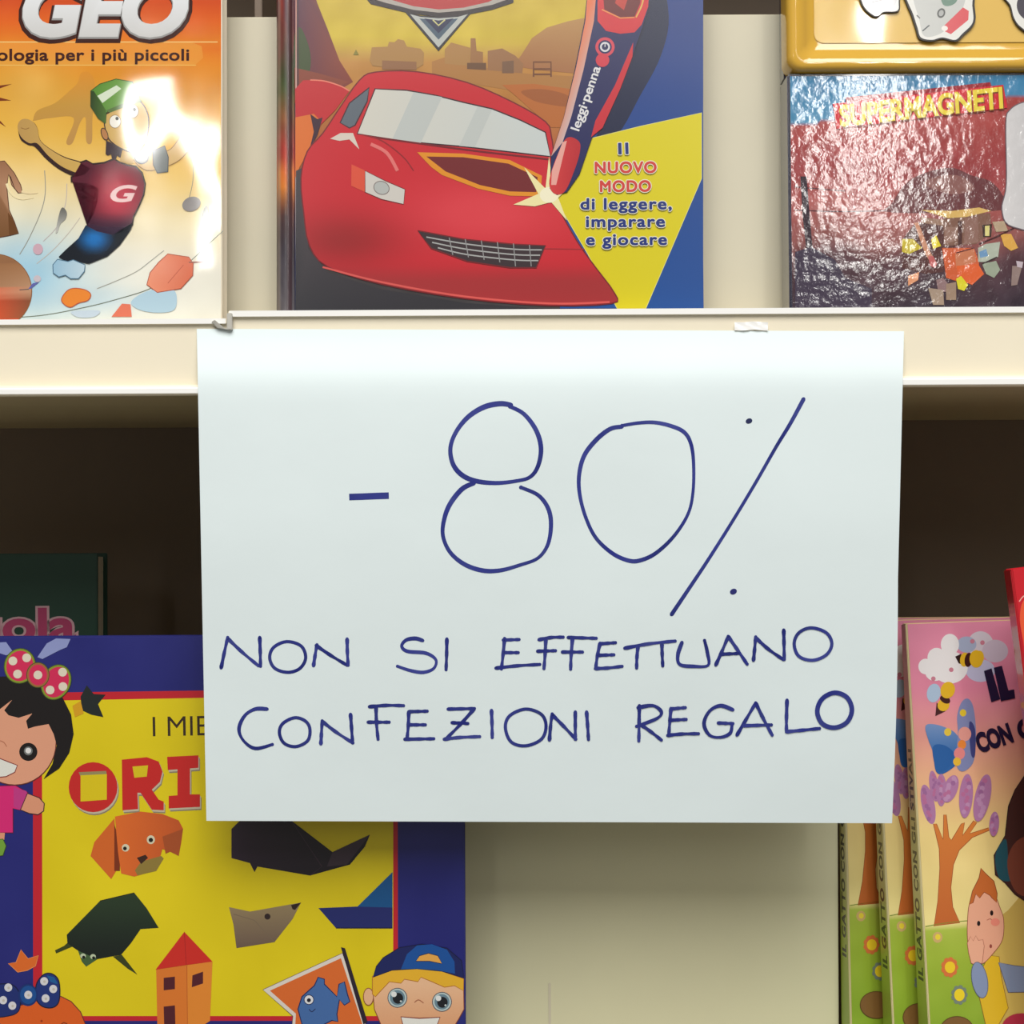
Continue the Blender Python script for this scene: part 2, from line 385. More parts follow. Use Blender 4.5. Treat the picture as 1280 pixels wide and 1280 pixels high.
# crumpled bit of clear tape at the sheet's top edge
tp = []
for j in range(5):
    for i in range(9):
        p = atY(918 + i * 5.2, 402.5 + j * 2.6 + math.sin(i) * .6, 0); yy = gsurf(p.x, p.z) - .0005 - .0005 * abs(math.sin(i * 2.1 + j))
        tp.append(Vector((p.x, yy, p.z)) - SO)
mesh('tape', tp, [(j * 9 + i, j * 9 + i + 1, (j + 1) * 9 + i + 1, (j + 1) * 9 + i) for j in range(4) for i in range(8)], sign, M_TAPE, smooth=True).__setitem__('label', 'crumpled clear tape')

# ================================================================ BOOK BODIES
def vcol(o, c, gain=1.0):
    a = o.data.color_attributes.new('Col', 'FLOAT_COLOR', 'POINT')
    for d in a.data: d.color = lin(c, gain)
    return o
def solid(name, col, rough=.35, coat=.3): return mat(name, col, rough, coat, mott=.08, bump=[(14, .0008, 2)])
def book(name, M, W, H, T, label, cover, spine, cat='book', group=None, Ttop=None, side=1, board=.0014, back=None, cmat=None):
    r = empty(name, M, label, cat, group)
    Tt = T if Ttop is None else Ttop
    fc = box('front_cover', 0, W, 0, board, 0, H, r, cmat or cover, .0004)
    box('back_cover', .0, W, T - board, T, 0, H, r, back or cover, .0004, y1top=Tt, y0top=Tt - board)
    sp = box('spine', -.0006, .0012, .0003, T - .0003, .0002, H - .0002, r, spine, .0004, y1top=Tt - .0003)
    box('page_block', .0016, W - .002, board + .0001, T - board - .0001, .0016, H - .002, r, M_PAGES, .0002, y1top=Tt - board - .0001)
    return r, fc, sp

# ---------------------------------------------------------------- 1. geology book
o = atY(-90, 400, .008); MG = frame(Vector((o.x, .008, L_TOP)), 0, 1.5, 0)
mp = front_map(MG); W = mp(277.5, 300)[0]
geo, fc, sp = book('geology_book', MG, W, .185, .012, 'orange and cream glossy book with a flying boy in a green cap on its cover', solid('geo_cover', (235, 225, 205)), solid('geo_spine', (215, 120, 50)), 'book')
G1, Z1, Z2 = (3.0486, 0, 0), (6.4, 0, 60), (6.095, 0, 200)
g = 1.0
a = Art('cover_background', mp, fc, M_WAVY, g)
def geobg(x, y):
    c = ramp([(-90, (190, 60, 30)), (0, (205, 75, 30)), (28, (222, 100, 30)), (60, (226, 135, 35)), (110, (218, 152, 45)), (170, (228, 178, 70)), (215, (236, 200, 120)), (260, (238, 222, 180)), (320, (238, 235, 222)), (400, (240, 240, 228))], y + (-.12 * (x - 120) if y > 60 else 0))
    b = math.exp(-(((x - 30) / 75) ** 2 + ((y - 345) / 55) ** 2)); c = mixc(c, (150, 200, 228), b * .9)
    b2 = math.exp(-(((x - 120) / 60) ** 2 + ((y - 375) / 18) ** 2)); c = mixc(c, (180, 210, 228), b2 * .6)
    b3 = math.exp(-(((x - 40) / 40) ** 2 + ((y - 110) / 40) ** 2)); c = mixc(c, (232, 190, 110), b3 * .5)
    return mot(c, x, y, .03, 8)
x_l = -88
def full(mp, W, H, nx=40, ny=40):
    return [(W * i / nx, H * j / ny) for j in range(ny + 1) for i in range(nx + 1)]
def coverfill(art, M, W, H, colf, nx=46, ny=46, inset=.0004):
    """colour the whole cover, asking the picture colour at the pixel each point projects to"""
    pts = []; cs = []; b = len(art.v); h = (art.layer + 1) * art.STEP
    for j in range(ny + 1):
        for i in range(nx + 1):
            x = inset + (W - 2 * inset) * i / nx; z = inset + (H - 2 * inset) * j / ny
            P = M @ Vector((x, 0, z)); d = P - CAM; k = F / d.y
            px, py = 640 + d.dot(RT) * k, 640 - d.dot(UP) * k
            art.v.append((x, -h, z)); art.c.append(lin(colf(px, py), art.gain))
    art.f += [(b + jj * (nx + 1) + ii, b + jj * (nx + 1) + ii + 1, b + (jj + 1) * (nx + 1) + ii + 1, b + (jj + 1) * (nx + 1) + ii) for jj in range(ny) for ii in range(nx)]
    art.layer += 1
coverfill(a, MG, W, .185, geobg)
a.t(1, 0, 0)
a.poly([(-60, 53), (240, 53), (252, 58), (254, 72), (244, 81), (-60, 81)], lambda x, y: mixc(geobg(x, y), (238, 190, 110), .28))
a.line([(-60, 52.5), (272, 52.5)], 1.2, (240, 205, 130)); a.line([(-60, 81.5), (245, 81.5)], 1, (236, 190, 100))
a.t(*Z1)
a.poly([(265, 575), (300, 500), (440, 440), (560, 340), (620, 280), (650, 200), (720, 200), (760, 300), (740, 560), (735, 750), (690, 745), (685, 560), (640, 600), (580, 760), (530, 750), (590, 560), (400, 560), (280, 580)], lambda x, y: ramp([(90, (216, 142, 46)), (130, (196, 148, 62)), (180, (188, 142, 78))], y), smooth=True)
for q in ([(-20, 330), (95, 288), (0, 300)], [(-20, 392), (90, 420), (-20, 424)], [(-20, 560), (48, 632), (-20, 590)]): a.poly(q, (120, 50, 20))
a.t(*Z2)
a.line([(340, 80), (345, 250), (310, 400), (220, 600), (150, 720)], 1.0, (150, 150, 140), smooth=True)
a.line([(510, 180), (500, 330), (440, 500), (330, 620)], .8, (190, 180, 180), smooth=True)
a.line([(610, 440), (520, 560), (400, 690), (280, 790)], .8, (200, 190, 180), smooth=True)
a.t(*G1)
a.line([(-60, 1215), (150, 1203), (320, 1172), (430, 1145), (560, 1105), (640, 1060), (720, 1000), (790, 935), (850, 880)], 1.0, (110, 120, 105), smooth=True)
a.line([(370, 1100), (440, 1072), (520, 1035), (580, 990), (625, 955)], .9, (165, 165, 155), smooth=True)
a.line([(720, 760), (735, 690), (735, 610), (720, 560)], .8, (120, 120, 110), smooth=True)
a.done()
a = Art('cover_title', mp, fc, M_WAVY, g, layer=14).t(1, 0, 0)
a.text('GEO', (31, 46.5), (233, 46.5), 66, (60, 25, 20), off=.075, shear=.18)
a.text('GEO', (33, 43.5), (231, 43.5), 64, (150, 150, 150), off=.055, shear=.18)
a.text('GEO', (33, 42), (231, 42), 64, lambda x, y: ramp([(0, (225, 228, 232)), (45, (205, 205, 205))], y), off=.045, shear=.18)
a.text('Geologia per i più piccoli', (-35, 75.5), (236, 75.5), 14, (62, 22, 20), off=.022, spacing=1.05)
a.done('lettering GEO, Geologia per i più piccoli')
a = Art('cover_picture_rocks_and_mammoth', mp, fc, M_WAVY, g, layer=18).t(*Z2)
a.poly([(-120, 60), (-40, 15), (35, 8), (62, 40), (110, 100), (158, 190), (172, 250), (140, 252), (90, 190), (66, 110), (52, 200), (70, 380), (110, 470), (142, 560), (80, 575), (0, 590), (-120, 590)], lambda x, y: ramp([(200, (150, 105, 75)), (250, (190, 145, 115)), (295, (120, 80, 45))], y), stroke=(90, 55, 40), w=1)
a.poly([(62, 400), (100, 450), (142, 560), (70, 572)], (105, 65, 30))
a.poly([(66, 110), (100, 190), (128, 245), (112, 210), (84, 130)], (60, 30, 25))
a.line([(52, 180), (75, 240), (120, 285), (180, 300), (258, 288)], 3.2, (240, 225, 180), smooth=True, taper=True)
a.line([(165, 240), (220, 255), (290, 252)], 3, (235, 215, 170), smooth=True, taper=True)
a.disc(-40, 1000, 283, col=lambda x, y: ramp([(-1.2, (150, 105, 70)), (-.55, (140, 95, 65)), (-.45, (240, 140, 50)), (-.05, (245, 130, 40)), (0, (235, 90, 60)), (1, (240, 80, 40))], math.atan2(y - 364, x + 6)) if x < 22 else (ramp([(318, (150, 100, 60)), (368, (190, 150, 120)), (374, (130, 75, 50)), (395, (150, 85, 55))], y)), n=48, stroke=(140, 90, 50), w=1)
a.poly([(425, 545), (455, 400), (480, 362), (510, 400), (500, 450), (460, 490), (440, 548)], lambda x, y: ramp([(262, (110, 110, 105)), (288, (190, 190, 185))], y), smooth=True)
a.disc(290, 680, 38, 42, (205, 170, 185)); a.disc(285, 905, 28, 26, (200, 190, 200))
a.poly([(215, 985), (250, 940), (300, 930), (240, 980)], (95, 100, 170)); a.line([(150, 990), (220, 985)], .9, (80, 80, 90))
a.poly([(470, 1060), (510, 1000), (565, 978), (650, 990), (692, 1025), (670, 1070), (600, 1090), (540, 1122), (490, 1100)], (232, 135, 50), smooth=True, stroke=(190, 90, 60), w=1.2)
a.poly([(930, 1095), (995, 1100), (1005, 1195), (850, 1195)], (225, 120, 95))
a.poly([(540, 1160), (620, 1150), (760, 1150), (720, 1195), (600, 1200)], (195, 212, 228), smooth=True)
a.t(*G1)
a.poly([(500, 1150), (560, 1110), (640, 1100), (672, 1120), (665, 1180), (600, 1192), (530, 1180)], (178, 208, 226), smooth=True)
a.poly([(640, 968), (720, 980), (737, 1005), (735, 1050), (690, 1100), (600, 1115), (560, 1085), (572, 1040), (605, 1000)], lambda x, y: mixc((236, 150, 120), (216, 110, 80), (x - 190) / 50), stroke=(170, 80, 60), w=1)
a.line([(720, 1000), (785, 998)], 1.6, (150, 90, 80)); a.line([(640, 1080), (700, 1010)], .8, (190, 90, 70))
a.disc(730, 778, 36, 27, (135, 130, 130), rot=-20); a.disc(783, 818, 11, 34, (110, 112, 105), rot=8)
a.done()
a = Art('cover_picture_boy', mp, fc, M_WAVY, g, layer=30).t(*Z1)
SK, DK = (200, 158, 84), (50, 28, 28)
a.t(*G1); a.poly([(500, 590), (560, 570), (640, 575), (690, 520), (740, 470), (775, 500), (730, 560), (670, 620), (560, 650)], (212, 175, 110), smooth=True, stroke=(150, 110, 60), w=1)
a.poly([(582, 575), (628, 556), (642, 600), (640, 655), (600, 660), (585, 630)], (105, 112, 112), stroke=(60, 62, 66), w=1.2); a.disc(540, 600, 26, 24, (130, 136, 140), stroke=(70, 75, 80), w=1.5)
a.t(*Z1)
a.poly([(146, 640), (160, 590), (200, 572), (262, 590), (300, 640), (322, 735), (400, 805), (520, 872), (650, 912), (705, 950), (690, 1035), (600, 1030), (480, 975), (372, 890), (280, 792), (225, 775), (165, 730)], DK, smooth=True)
a.poly([(142, 630), (165, 580), (210, 568), (262, 590), (300, 645), (322, 740), (400, 810), (520, 880), (655, 922), (700, 958), (676, 1012), (600, 995), (490, 945), (385, 860), (300, 765), (235, 762), (170, 712)], lambda x, y: mixc((184, 146, 84), (206, 168, 90), (x - 20) / 70), smooth=True)
a.line([(170, 640), (205, 650), (235, 640)], .8, (140, 100, 50), smooth=True)
a.poly([(850, 740), (1000, 815), (992, 870), (965, 882), (938, 862), (925, 905), (898, 900), (890, 852), (862, 862), (846, 850)], (48, 26, 38))
a.poly([(980, 820), (1060, 810), (1070, 925), (1020, 935), (960, 900)], (196, 160, 90))
a.poly([(836, 560), (870, 520), (1000, 470), (1120, 430), (1190, 560), (1165, 740), (1085, 835), (985, 812), (885, 745), (846, 660)], lambda x, y: mixc((206, 168, 92), (222, 188, 130), (x - 150) / 40), smooth=True, stroke=DK, w=1.4)
a.disc(838, 690, 24, 50, (178, 122, 72), rot=-20, stroke=DK, w=1)
a.poly([(728, 345), (800, 290), (930, 250), (1062, 272), (1115, 400), (1010, 440), (890, 492), (852, 520), (848, 600), (790, 565), (728, 470)], lambda x, y: mixc((84, 138, 48), (128, 172, 92), (x - 118) / 55), stroke=(50, 80, 35), w=1)
a.poly([(728, 345), (752, 345), (850, 500), (848, 610), (785, 565), (724, 465)], lambda x, y: mixc((40, 62, 28), (74, 110, 44), (x - 113) / 20))
a.poly([(780, 385), (935, 300), (972, 328), (822, 442)], (214, 226, 204))
a.poly([(850, 500), (1000, 440), (1110, 395), (1140, 430), (1010, 470), (880, 520)], (88, 116, 62))
a.disc(922, 590, 46, 52, (238, 234, 224), stroke=(150, 120, 80), w=.8); a.disc(938, 566, 13, 14, (50, 50, 50))
a.disc(1064, 508, 46, 54, (236, 232, 226), stroke=(150, 120, 80), w=.8); a.disc(1076, 494, 13, 14, (50, 50, 60))
a.line([(1010, 790), (1060, 795), (1110, 770)], 1, DK, smooth=True)
a.t(1, 0, 0)
shirt = [(100, 202.5), (108, 200.5), (116, 205), (130, 203.5), (143, 198.5), (150, 203), (160, 206.5), (170, 208), (178, 216), (182, 230), (180, 244), (174, 258), (167, 272), (166, 281), (158, 292), (140, 295), (122, 292), (108, 284), (117, 268), (122, 250), (123, 236), (112, 229.5), (89, 227), (89, 221.5), (104, 218), (112, 210)]
a.poly(shirt, DK, stroke=DK, w=1.6)
sh2 = [((x - 143) * .965 + 143, (y - 245) * .965 + 245) for x, y in shirt]
pts = sh2
def shirtc(x, y):
    r = math.hypot((x - 148) / 38, (y - 245) / 44); c = mixc((186, 32, 62), (88, 22, 44), (r - .3) / .85)
    return mixc(c, (44, 20, 52), (y - 266) / 22)
# fine interior points let the printed shading run smoothly
def finepoly(art, pts, colf, n=5):
    bm = bmesh.new(); vv = [bm.verts.new((x, y, 0)) for x, y in pts]; bm.faces.new(vv)
    xs = [p[0] for p in pts]; ys = [p[1] for p in pts]
    bmesh.ops.triangulate(bm, faces=bm.faces[:])
    k = math.ceil(min(xs) / n) * n
    while k < max(xs): bmesh.ops.bisect_plane(bm, geom=bm.verts[:] + bm.edges[:] + bm.faces[:], plane_co=(k, 0, 0), plane_no=(1, 0, 0)); k += n
    k = math.ceil(min(ys) / n) * n
    while k < max(ys): bmesh.ops.bisect_plane(bm, geom=bm.verts[:] + bm.edges[:] + bm.faces[:], plane_co=(0, k, 0), plane_no=(0, 1, 0)); k += n
    bm.verts.index_update(); art.emit([(v.co.x, v.co.y) for v in bm.verts], [tuple(v.index for v in f.verts) for f in bm.faces], colf); bm.free()
finepoly(a, sh2, shirtc)
a.text('G', (139.5, 252), (170.5, 252), 19.5, (240, 205, 205), off=.03, shear=.3)
P2 = lambda L: [(x / 6.095, 200 + y / 6.095) for x, y in L]
pants = P2([(655, 498), (740, 545), (860, 572), (970, 540), (1012, 480), (1000, 530), (915, 650), (820, 735), (680, 792), (575, 772), (500, 772), (448, 740), (500, 688), (600, 598)])
finepoly(a, pants, lambda x, y: mixc((18, 112, 190), (16, 24, 36), (math.hypot((x - 118) / 26, (y - 299) / 20) - .25) / .8))
a.poly(P2([(405, 800), (440, 758), (520, 775), (560, 762), (650, 800), (645, 850), (600, 905), (540, 905), (500, 878), (450, 892), (408, 862)]), lambda x, y: mixc((150, 190, 215), (190, 214, 228), (x - 70) / 34), smooth=False, stroke=(80, 115, 140), w=1.1)
a.done()

# ---------------------------------------------------------------- 2. red car book with rounded spine
MC = frame(Vector((atY(343, 390, .006).x, .006, R_TOP)), 0, 2.0, 0)
mp = front_map(MC); W = mp(879, 300)[0]; H = .19; T = .0195
cb = empty('reading_pen_book', MC, 'thick glossy book with a red car and a pen on its cover, blue at right', 'book')
HG = mp(368, 300)[0]
C_BLUE = solid('blue_cover_board', (24, 70, 150))
fc = box('front_cover', HG, W, 0, .002, 0, H, cb, C_BLUE, .0006)
box('back_cover', .004, W, T - .002, T, 0, H, cb, C_BLUE, .0005)
box('page_block', .006, W - .003, .0022, T - .0022, .002, H - .003, cb, M_PAGES, .0003)
prof = [(HG + .0002, .0001), (HG - .0002, .0011), (HG - .0008, .0013), (HG - .0014, .0006), (HG - .0026, .0001), (.0048, .0), (.0030, .0003), (.0016, .0013), (.0006, .003), (.0, .0058), (.0, T - .004), (.001, T - .001), (.004, T)]
n = len(prof); nz = 60; v = []; cs = []
def spinecol(i, z):
    py = 388 - z * 2900; k = noise.noise(Vector((i * 1.3, py * .02, 1)))
    base = ramp([(0, (70, 35, 50)), (60, (120, 50, 45)), (110, (80, 85, 50)), (150, (150, 90, 55)), (190, (120, 45, 45)), (215, (225, 140, 60)), (260, (110, 60, 50)), (300, (60, 55, 65)), (388, (95, 90, 95))], py)
    alt = ramp([(0, (175, 65, 45)), (60, (70, 60, 45)), (105, (50, 75, 35)), (140, (90, 70, 45)), (190, (190, 60, 50)), (230, (225, 130, 50)), (270, (60, 45, 50)), (388, (70, 70, 80))], py)
    c = mixc(base, alt, .5 + k * 1.6)
    if i in (3, 4): c = mixc(c, (60, 36, 44), .7)
    if i in (7,): c = mixc(c, (190, 176, 160), .5)
    return lin(mot(c, i * 20, py, .05, 14))
for j in range(nz + 1):
    z = H * j / nz
    for i, (x, y) in enumerate(prof): v.append((x, y, z)); cs.append(spinecol(i, z))
sp = mesh('spine', v, [(j * n + i, j * n + i + 1, (j + 1) * n + i + 1, (j + 1) * n + i) for j in range(nz) for i in range(n - 1)], cb, M_SATIN, smooth=True, cols=cs)
C2, C3, C4 = (2.2456, 330, 0), (5.818, 335, 0), (3.765, 540, 0)
M_CAR = mat('glossy_cover_print', rough=.22, attr=True, coat=.7, mott=.05, bump=[(6, .0020, 1.5)])
a = Art('cover_background', mp, fc, M_CAR, .86)
def carbg(x, y):
    if x > 735 + (y < 60) * 10: return mot((22, 66, 148), x, y, .01, 10)
    c = ramp([(-120, (205, 160, 40)), (0, (206, 178, 48)), (50, (214, 188, 52)), (66, (200, 160, 70)), (78, (196, 140, 66)), (120, (190, 128, 56)), (180, (176, 96, 48)), (300, (70, 60, 62)), (390, (62, 60, 64))], y)
    return mot(c, x, y, .04, 14)
def coverfill2(art, M, x0, x1, H, colf, nx, ny, e=.0004):
    b = len(art.v); h = (art.layer + 1) * art.STEP
    for j in range(ny + 1):
        for i in range(nx + 1):
            x = x0 + e + (x1 - x0 - 2 * e) * i / nx; z = e + (H - 2 * e) * j / ny
            P = M @ Vector((x, 0, z)); d = P - CAM; k = F / d.y
            art.v.append((x, -h, z)); art.c.append(lin(colf(640 + d.dot(RT) * k, 640 - d.dot(UP) * k), art.gain))
    art.f += [(b + jj * (nx + 1) + ii, b + jj * (nx + 1) + ii + 1, b + (jj + 1) * (nx + 1) + ii + 1, b + (jj + 1) * (nx + 1) + ii) for jj in range(ny) for ii in range(nx)]
    art.layer += 1
coverfill2(a, MC, HG, W, H, carbg, 72, 48)
a.t(1, 0, 0)
a.poly([(700, 400), (700, 240), (738, 160), (756, 100), (752, -60), (879, -60), (879, 389), (700, 389)], lambda x, y: mixc((14, 50, 128), (26, 82, 160), (y - 40) / 300))
a.poly([(772, 118), (806, 20), (822, -40), (836, 20), (826, 70), (800, 120), (772, 168), (742, 180)], (12, 26, 66), smooth=True)
a.poly([(690, 236), (735, 174), (800, 158), (877, 141), (877, 223), (806, 388.5), (773, 388.5), (735, 318), (702, 262)], (226, 212, 22), stroke=(236, 230, 130), w=.8)
a.t(*C2)
a.poly([(86, -60), (128, -60), (150, 10), (178, 80), (212, 170), (250, 230), (200, 260), (86, 260)], lambda x, y: mixc((86, 40, 66), (136, 60, 44), (x - 372) / 50 + .3 * math.sin(y * .1)))
a.poly([(86, 100), (105, 80), (130, 150), (125, 210), (95, 225), (86, 220)], (62, 78, 40), smooth=True)
a.poly([(86, 190), (150, 205), (240, 230), (86, 290)], (140, 66, 46))
a.t(*C4)
a.poly([(380, 310), (420, 260), (470, 180), (540, 130), (640, 100), (720, 84), (720, 350), (500, 330)], lambda x, y: mixc((186, 140, 80), (168, 112, 70), (y - 30) / 50))
a.poly([(0, 290), (60, 270), (300, 330), (480, 350), (700, 360), (700, 420), (400, 430), (100, 380), (0, 350)], (178, 124, 64))
for q, c in (([(60, 300), (60, 232), (90, 200), (180, 225), (180, 310)], (176, 130, 72)), ([(180, 320), (182, 180), (205, 180), (210, 240), (240, 245), (240, 330)], (160, 112, 66)),
             ([(262, 330), (262, 240), (330, 228), (392, 262), (430, 300), (425, 345)], (158, 112, 72)), ([(330, 345), (330, 290), (385, 285), (385, 345)], (124, 90, 66)), ([(165, 325), (165, 296), (255, 296), (255, 330)], (110, 76, 50))): a.poly(q, c)
for q in ([(478, 362), (478, 292), (560, 292), (560, 362)], [(478, 325), (560, 325)], [(482, 350), (560, 350)]): a.line(q, 2.2, (118, 72, 44))
a.poly([(330, 400), (480, 395), (660, 420), (640, 600), (560, 600), (470, 520), (380, 440)], (188, 108, 48)); a.poly([(420, 430), (520, 420), (640, 450), (640, 500), (540, 490), (470, 470)], (164, 92, 44), smooth=True)
a.t(*C3)
a.poly([(740, 440), (755, 345), (870, 340), (880, 305), (920, 308), (945, 285), (990, 295), (1010, 340), (1110, 355), (1135, 385), (1130, 470), (1080, 500), (760, 480)], (176, 132, 74)); a.poly([(830, 440), (1080, 450), (1080, 510), (830, 505)], (150, 105, 70))
a.poly([(620, 400), (640, 360), (662, 400)], (140, 130, 50))
a.t(1, 0, 0).line([(370.2, -60), (370.2, 388)], 1.5, lambda x, y: ramp([(0, (190, 110, 90)), (60, (200, 190, 120)), (120, (220, 170, 140)), (200, (90, 60, 70)), (240, (190, 70, 80)), (290, (214, 208, 206)), (388, (230, 228, 226))], y)); a.line([(372.5, -60), (372.5, 388)], 1.6, (70, 44, 56))
a.done()
a = Art('cover_emblem', mp, fc, M_CAR, .86, layer=24).t(*C2)
a.poly([(285, -5), (300, 12), (400, 36), (440, 42), (488, 48), (560, 44), (640, 28), (700, 8), (705, -60), (285, -60)], (40, 28, 34))
a.poly([(300, -5), (340, 8), (420, 28), (490, 36), (560, 30), (640, 14), (685, -2), (690, -60), (300, -60)], (176, 168, 160))
a.poly([(330, -8), (420, 18), (490, 27), (560, 22), (630, 6), (660, -8), (660, -60), (330, -60)], (182, 34, 38))
a.poly([(396, 34), (440, 44), (490, 48), (550, 44), (584, 34), (490, 144)], (38, 34, 44))
a.poly([(410, 40), (440, 48), (490, 52), (545, 48), (572, 40), (490, 134)], (186, 190, 186))
a.poly([(436, 52), (490, 58), (545, 52), (490, 112)], (70, 92, 112)); a.poly([(450, 52), (490, 58), (532, 52), (490, 94)], (28, 38, 76))
a.line([(474, 56), (490, 72), (508, 56)], 1.8, (210, 206, 140))
a.done('red and silver V-shaped emblem')
a = Art('cover_picture_car', mp, fc, M_CAR, .86, layer=34).t(*C2)
a.poly([(88, 250), (110, 226), (160, 224), (210, 238), (240, 256), (200, 310), (160, 350), (130, 420), (90, 480)], (200, 36, 46)); a.line([(130, 225), (170, 228), (215, 242), (240, 256)], 1.6, (235, 130, 110), smooth=True)
a.poly([(88, 330), (140, 320), (160, 340), (140, 400), (100, 470), (88, 500)], (226, 116, 46)); a.poly([(130, 320), (150, 335), (165, 330), (150, 380), (128, 420), (140, 370)], (60, 30, 50))
a.poly([(90, 480), (110, 470), (125, 700), (180, 765), (330, 812), (560, 850), (760, 866), (990, 866), (1000, 874), (88, 874)], lambda x, y: mixc((70, 64, 70), (44, 44, 52), (y - 300) / 90))
body = [(P[0] / 2.2456 + 330, P[1] / 2.2456) for P in [(104, 500), (122, 425), (165, 375), (215, 300), (268, 226), (312, 203), (430, 202), (570, 232), (700, 288), (790, 342), (806, 380), (812, 440), (800, 520), (830, 590), (880, 680), (930, 750), (985, 825), (975, 852), (800, 858), (560, 838), (330, 798), (180, 750), (128, 690), (112, 600)]]
body = catmull(body, True, 3)
def redc(x, y):
    c = mixc((206, 34, 48), (226, 62, 74), math.exp(-(((x - 600) / 110) ** 2 + ((y - 268) / 42) ** 2)) * 1.1)
    c = mixc(c, (150, 30, 34), math.exp(-(((x - 430) / 70) ** 2 + ((y - 300) / 32) ** 2)) * .8)
    c = mixc(c, (158, 48, 50), smooth01((y - 325) / 30) * .75); return c
finepoly(a, body, redc, 9); a.line(body, 1.6, (120, 24, 34), closed=True, raw=True)
a.line([(165, 750), (330, 792), (560, 832), (800, 852), (970, 848)], 2.4, (224, 90, 86), smooth=True)
a.poly([(214, 345), (240, 290), (296, 246), (290, 285), (256, 352), (240, 360)], (98, 108, 120), stroke=(70, 30, 44), w=1.6)
ws = [(312, 250), (400, 254), (480, 268), (560, 288), (640, 306), (720, 338), (790, 372), (804, 440), (700, 428), (560, 412), (400, 398), (262, 376)]
a.poly(ws, lambda x, y: mixc((216, 214, 204), (206, 214, 214), (x - 460) / 200), stroke=(60, 26, 40), w=1.6)
a.poly([(420, 259), (500, 273), (440, 402), (360, 392)], (196, 202, 200)); a.poly([(600, 299), (640, 308), (592, 414), (548, 410)], (198, 204, 202))
a.line([(300, 384), (560, 420), (800, 448)], 2.2, (120, 24, 36), smooth=True)
a.poly([(186, 390), (215, 374), (250, 374), (268, 420), (240, 392), (212, 396)], (222, 210, 198))
a.line([(275, 378), (330, 395), (390, 440), (420, 480)], 1.4, (150, 26, 38), smooth=True); a.line([(300, 405), (345, 430), (375, 480)], 4.2, (232, 120, 118), smooth=True)
a.line([(560, 720), (700, 700), (900, 700)], 1.1, (170, 40, 50), smooth=True)
# plain head lamp
a.poly([(246, 462), (285, 480), (284, 540), (245, 522)], (226, 84, 60)); a.poly([(284, 480), (340, 508), (396, 532), (392, 574), (330, 560), (284, 540)], (214, 210, 204), stroke=(120, 40, 44), w=1)
a.disc(330, 528, 22, 18, (186, 190, 188), rot=20, stroke=(130, 120, 118), w=1)
# plain bonnet decal, no lettering
a.poly([(430, 428), (560, 432), (690, 450), (780, 494), (776, 552), (690, 550), (600, 530), (500, 492), (470, 470)], (232, 148, 34))
a.poly([(456, 440), (560, 442), (686, 460), (768, 498), (764, 540), (690, 538), (606, 520), (510, 482)], (118, 30, 36))
# plain radiator grille of dark slots
gr = [(432, 648), (560, 672), (700, 686), (790, 690), (764, 752), (690, 752), (570, 734), (470, 698)]
a.poly(gr, (58, 44, 50), stroke=(120, 30, 38), w=1.6)
for k in range(3):
    y = 14 + 15 * k; a.line([(456 + 16 * k, 652 + y), (570, 672 + y * .98), (700, 686 + y), (780 - 5 * k, 688 + y)], 1.6, (176, 178, 178), smooth=True)
for k in range(6): a.line([(520 + 45 * k, 668 + 4 * k), (530 + 44 * k, 716 + 7 * k if k < 4 else 748)], 1.2, (150, 150, 152))
a.done('plain red car')
a = Art('cover_picture_pen', mp, fc, M_CAR, .86, layer=70).t(*C2)
a.poly([(700, 575), (770, 545), (730, 470), (790, 530), (800, 440), (812, 530), (880, 500), (826, 556), (850, 620), (806, 568), (760, 580)], (246, 236, 176)); a.disc(800, 548, 26, 22, (252, 246, 214))
a.poly([(912, -60), (1082, -60), (1080, 20), (1062, 80), (1030, 170), (980, 270), (920, 388), (885, 490), (850, 540), (822, 548), (803, 530), (806, 440), (842, 330), (872, 200), (900, 60)], (30, 34, 92), stroke=(20, 20, 50), w=.8)
a.poly([(912, -60), (936, -60), (926, 60), (896, 200), (862, 330), (838, 400), (806, 440), (842, 330), (876, 190), (902, 60)], lambda x, y: mixc((236, 110, 60), (204, 204, 218), (x - 700 + (y - 100) * .35) / 40))
a.poly([(1036, 120), (1034, 160), (1000, 250), (950, 360), (918, 386), (930, 340), (985, 240)], (206, 40, 56))
a.poly([(936, -60), (1082, -60), (1078, 20), (1060, 70), (1040, 92), (1000, 96), (960, 88), (936, 60)], (214, 44, 56))
a.poly([(948, -60), (1060, -60), (1056, 10), (1040, 48), (1000, 50), (955, 28)], (110, 30, 34)); a.line([(1068, -40), (1062, 10), (1044, 50)], 1.8, (226, 180, 90), smooth=True); a.line([(948, 28), (1000, 52), (1040, 50)], 1.4, (236, 150, 80)); a.poly([(985, 10), (1010, 30), (1020, 0), (1000, -40)], (196, 60, 50))
a.poly([(850, 388), (884, 398), (886, 430), (870, 482), (846, 536), (822, 547), (804, 532), (802, 500), (822, 440)], lambda x, y: mixc((216, 60, 62), (190, 34, 46), (x - 690) / 30), smooth=True)
a.poly([(838, 400), (850, 396), (820, 520), (806, 520), (808, 480)], (238, 170, 160))
a.disc(957, 133, 27, 27, (218, 70, 90)); a.disc(950, 170, 19, 19, (214, 56, 76)); a.disc(957, 133, 19, 19, (30, 34, 92)); a.disc(957, 133, 14, 14, (220, 220, 228)); a.disc(957, 133, 9, 9, (36, 40, 90)); a.line([(957, 133), (957, 124)], 1, (230, 230, 235))
a.text('leggi·penna', (723.6, 164.5), (750.6, 85.5), 11, (232, 232, 236), off=.02)
a.done()
a = Art('cover_lettering', mp, fc, M_CAR, .86, layer=70).t(1, 0, 0)
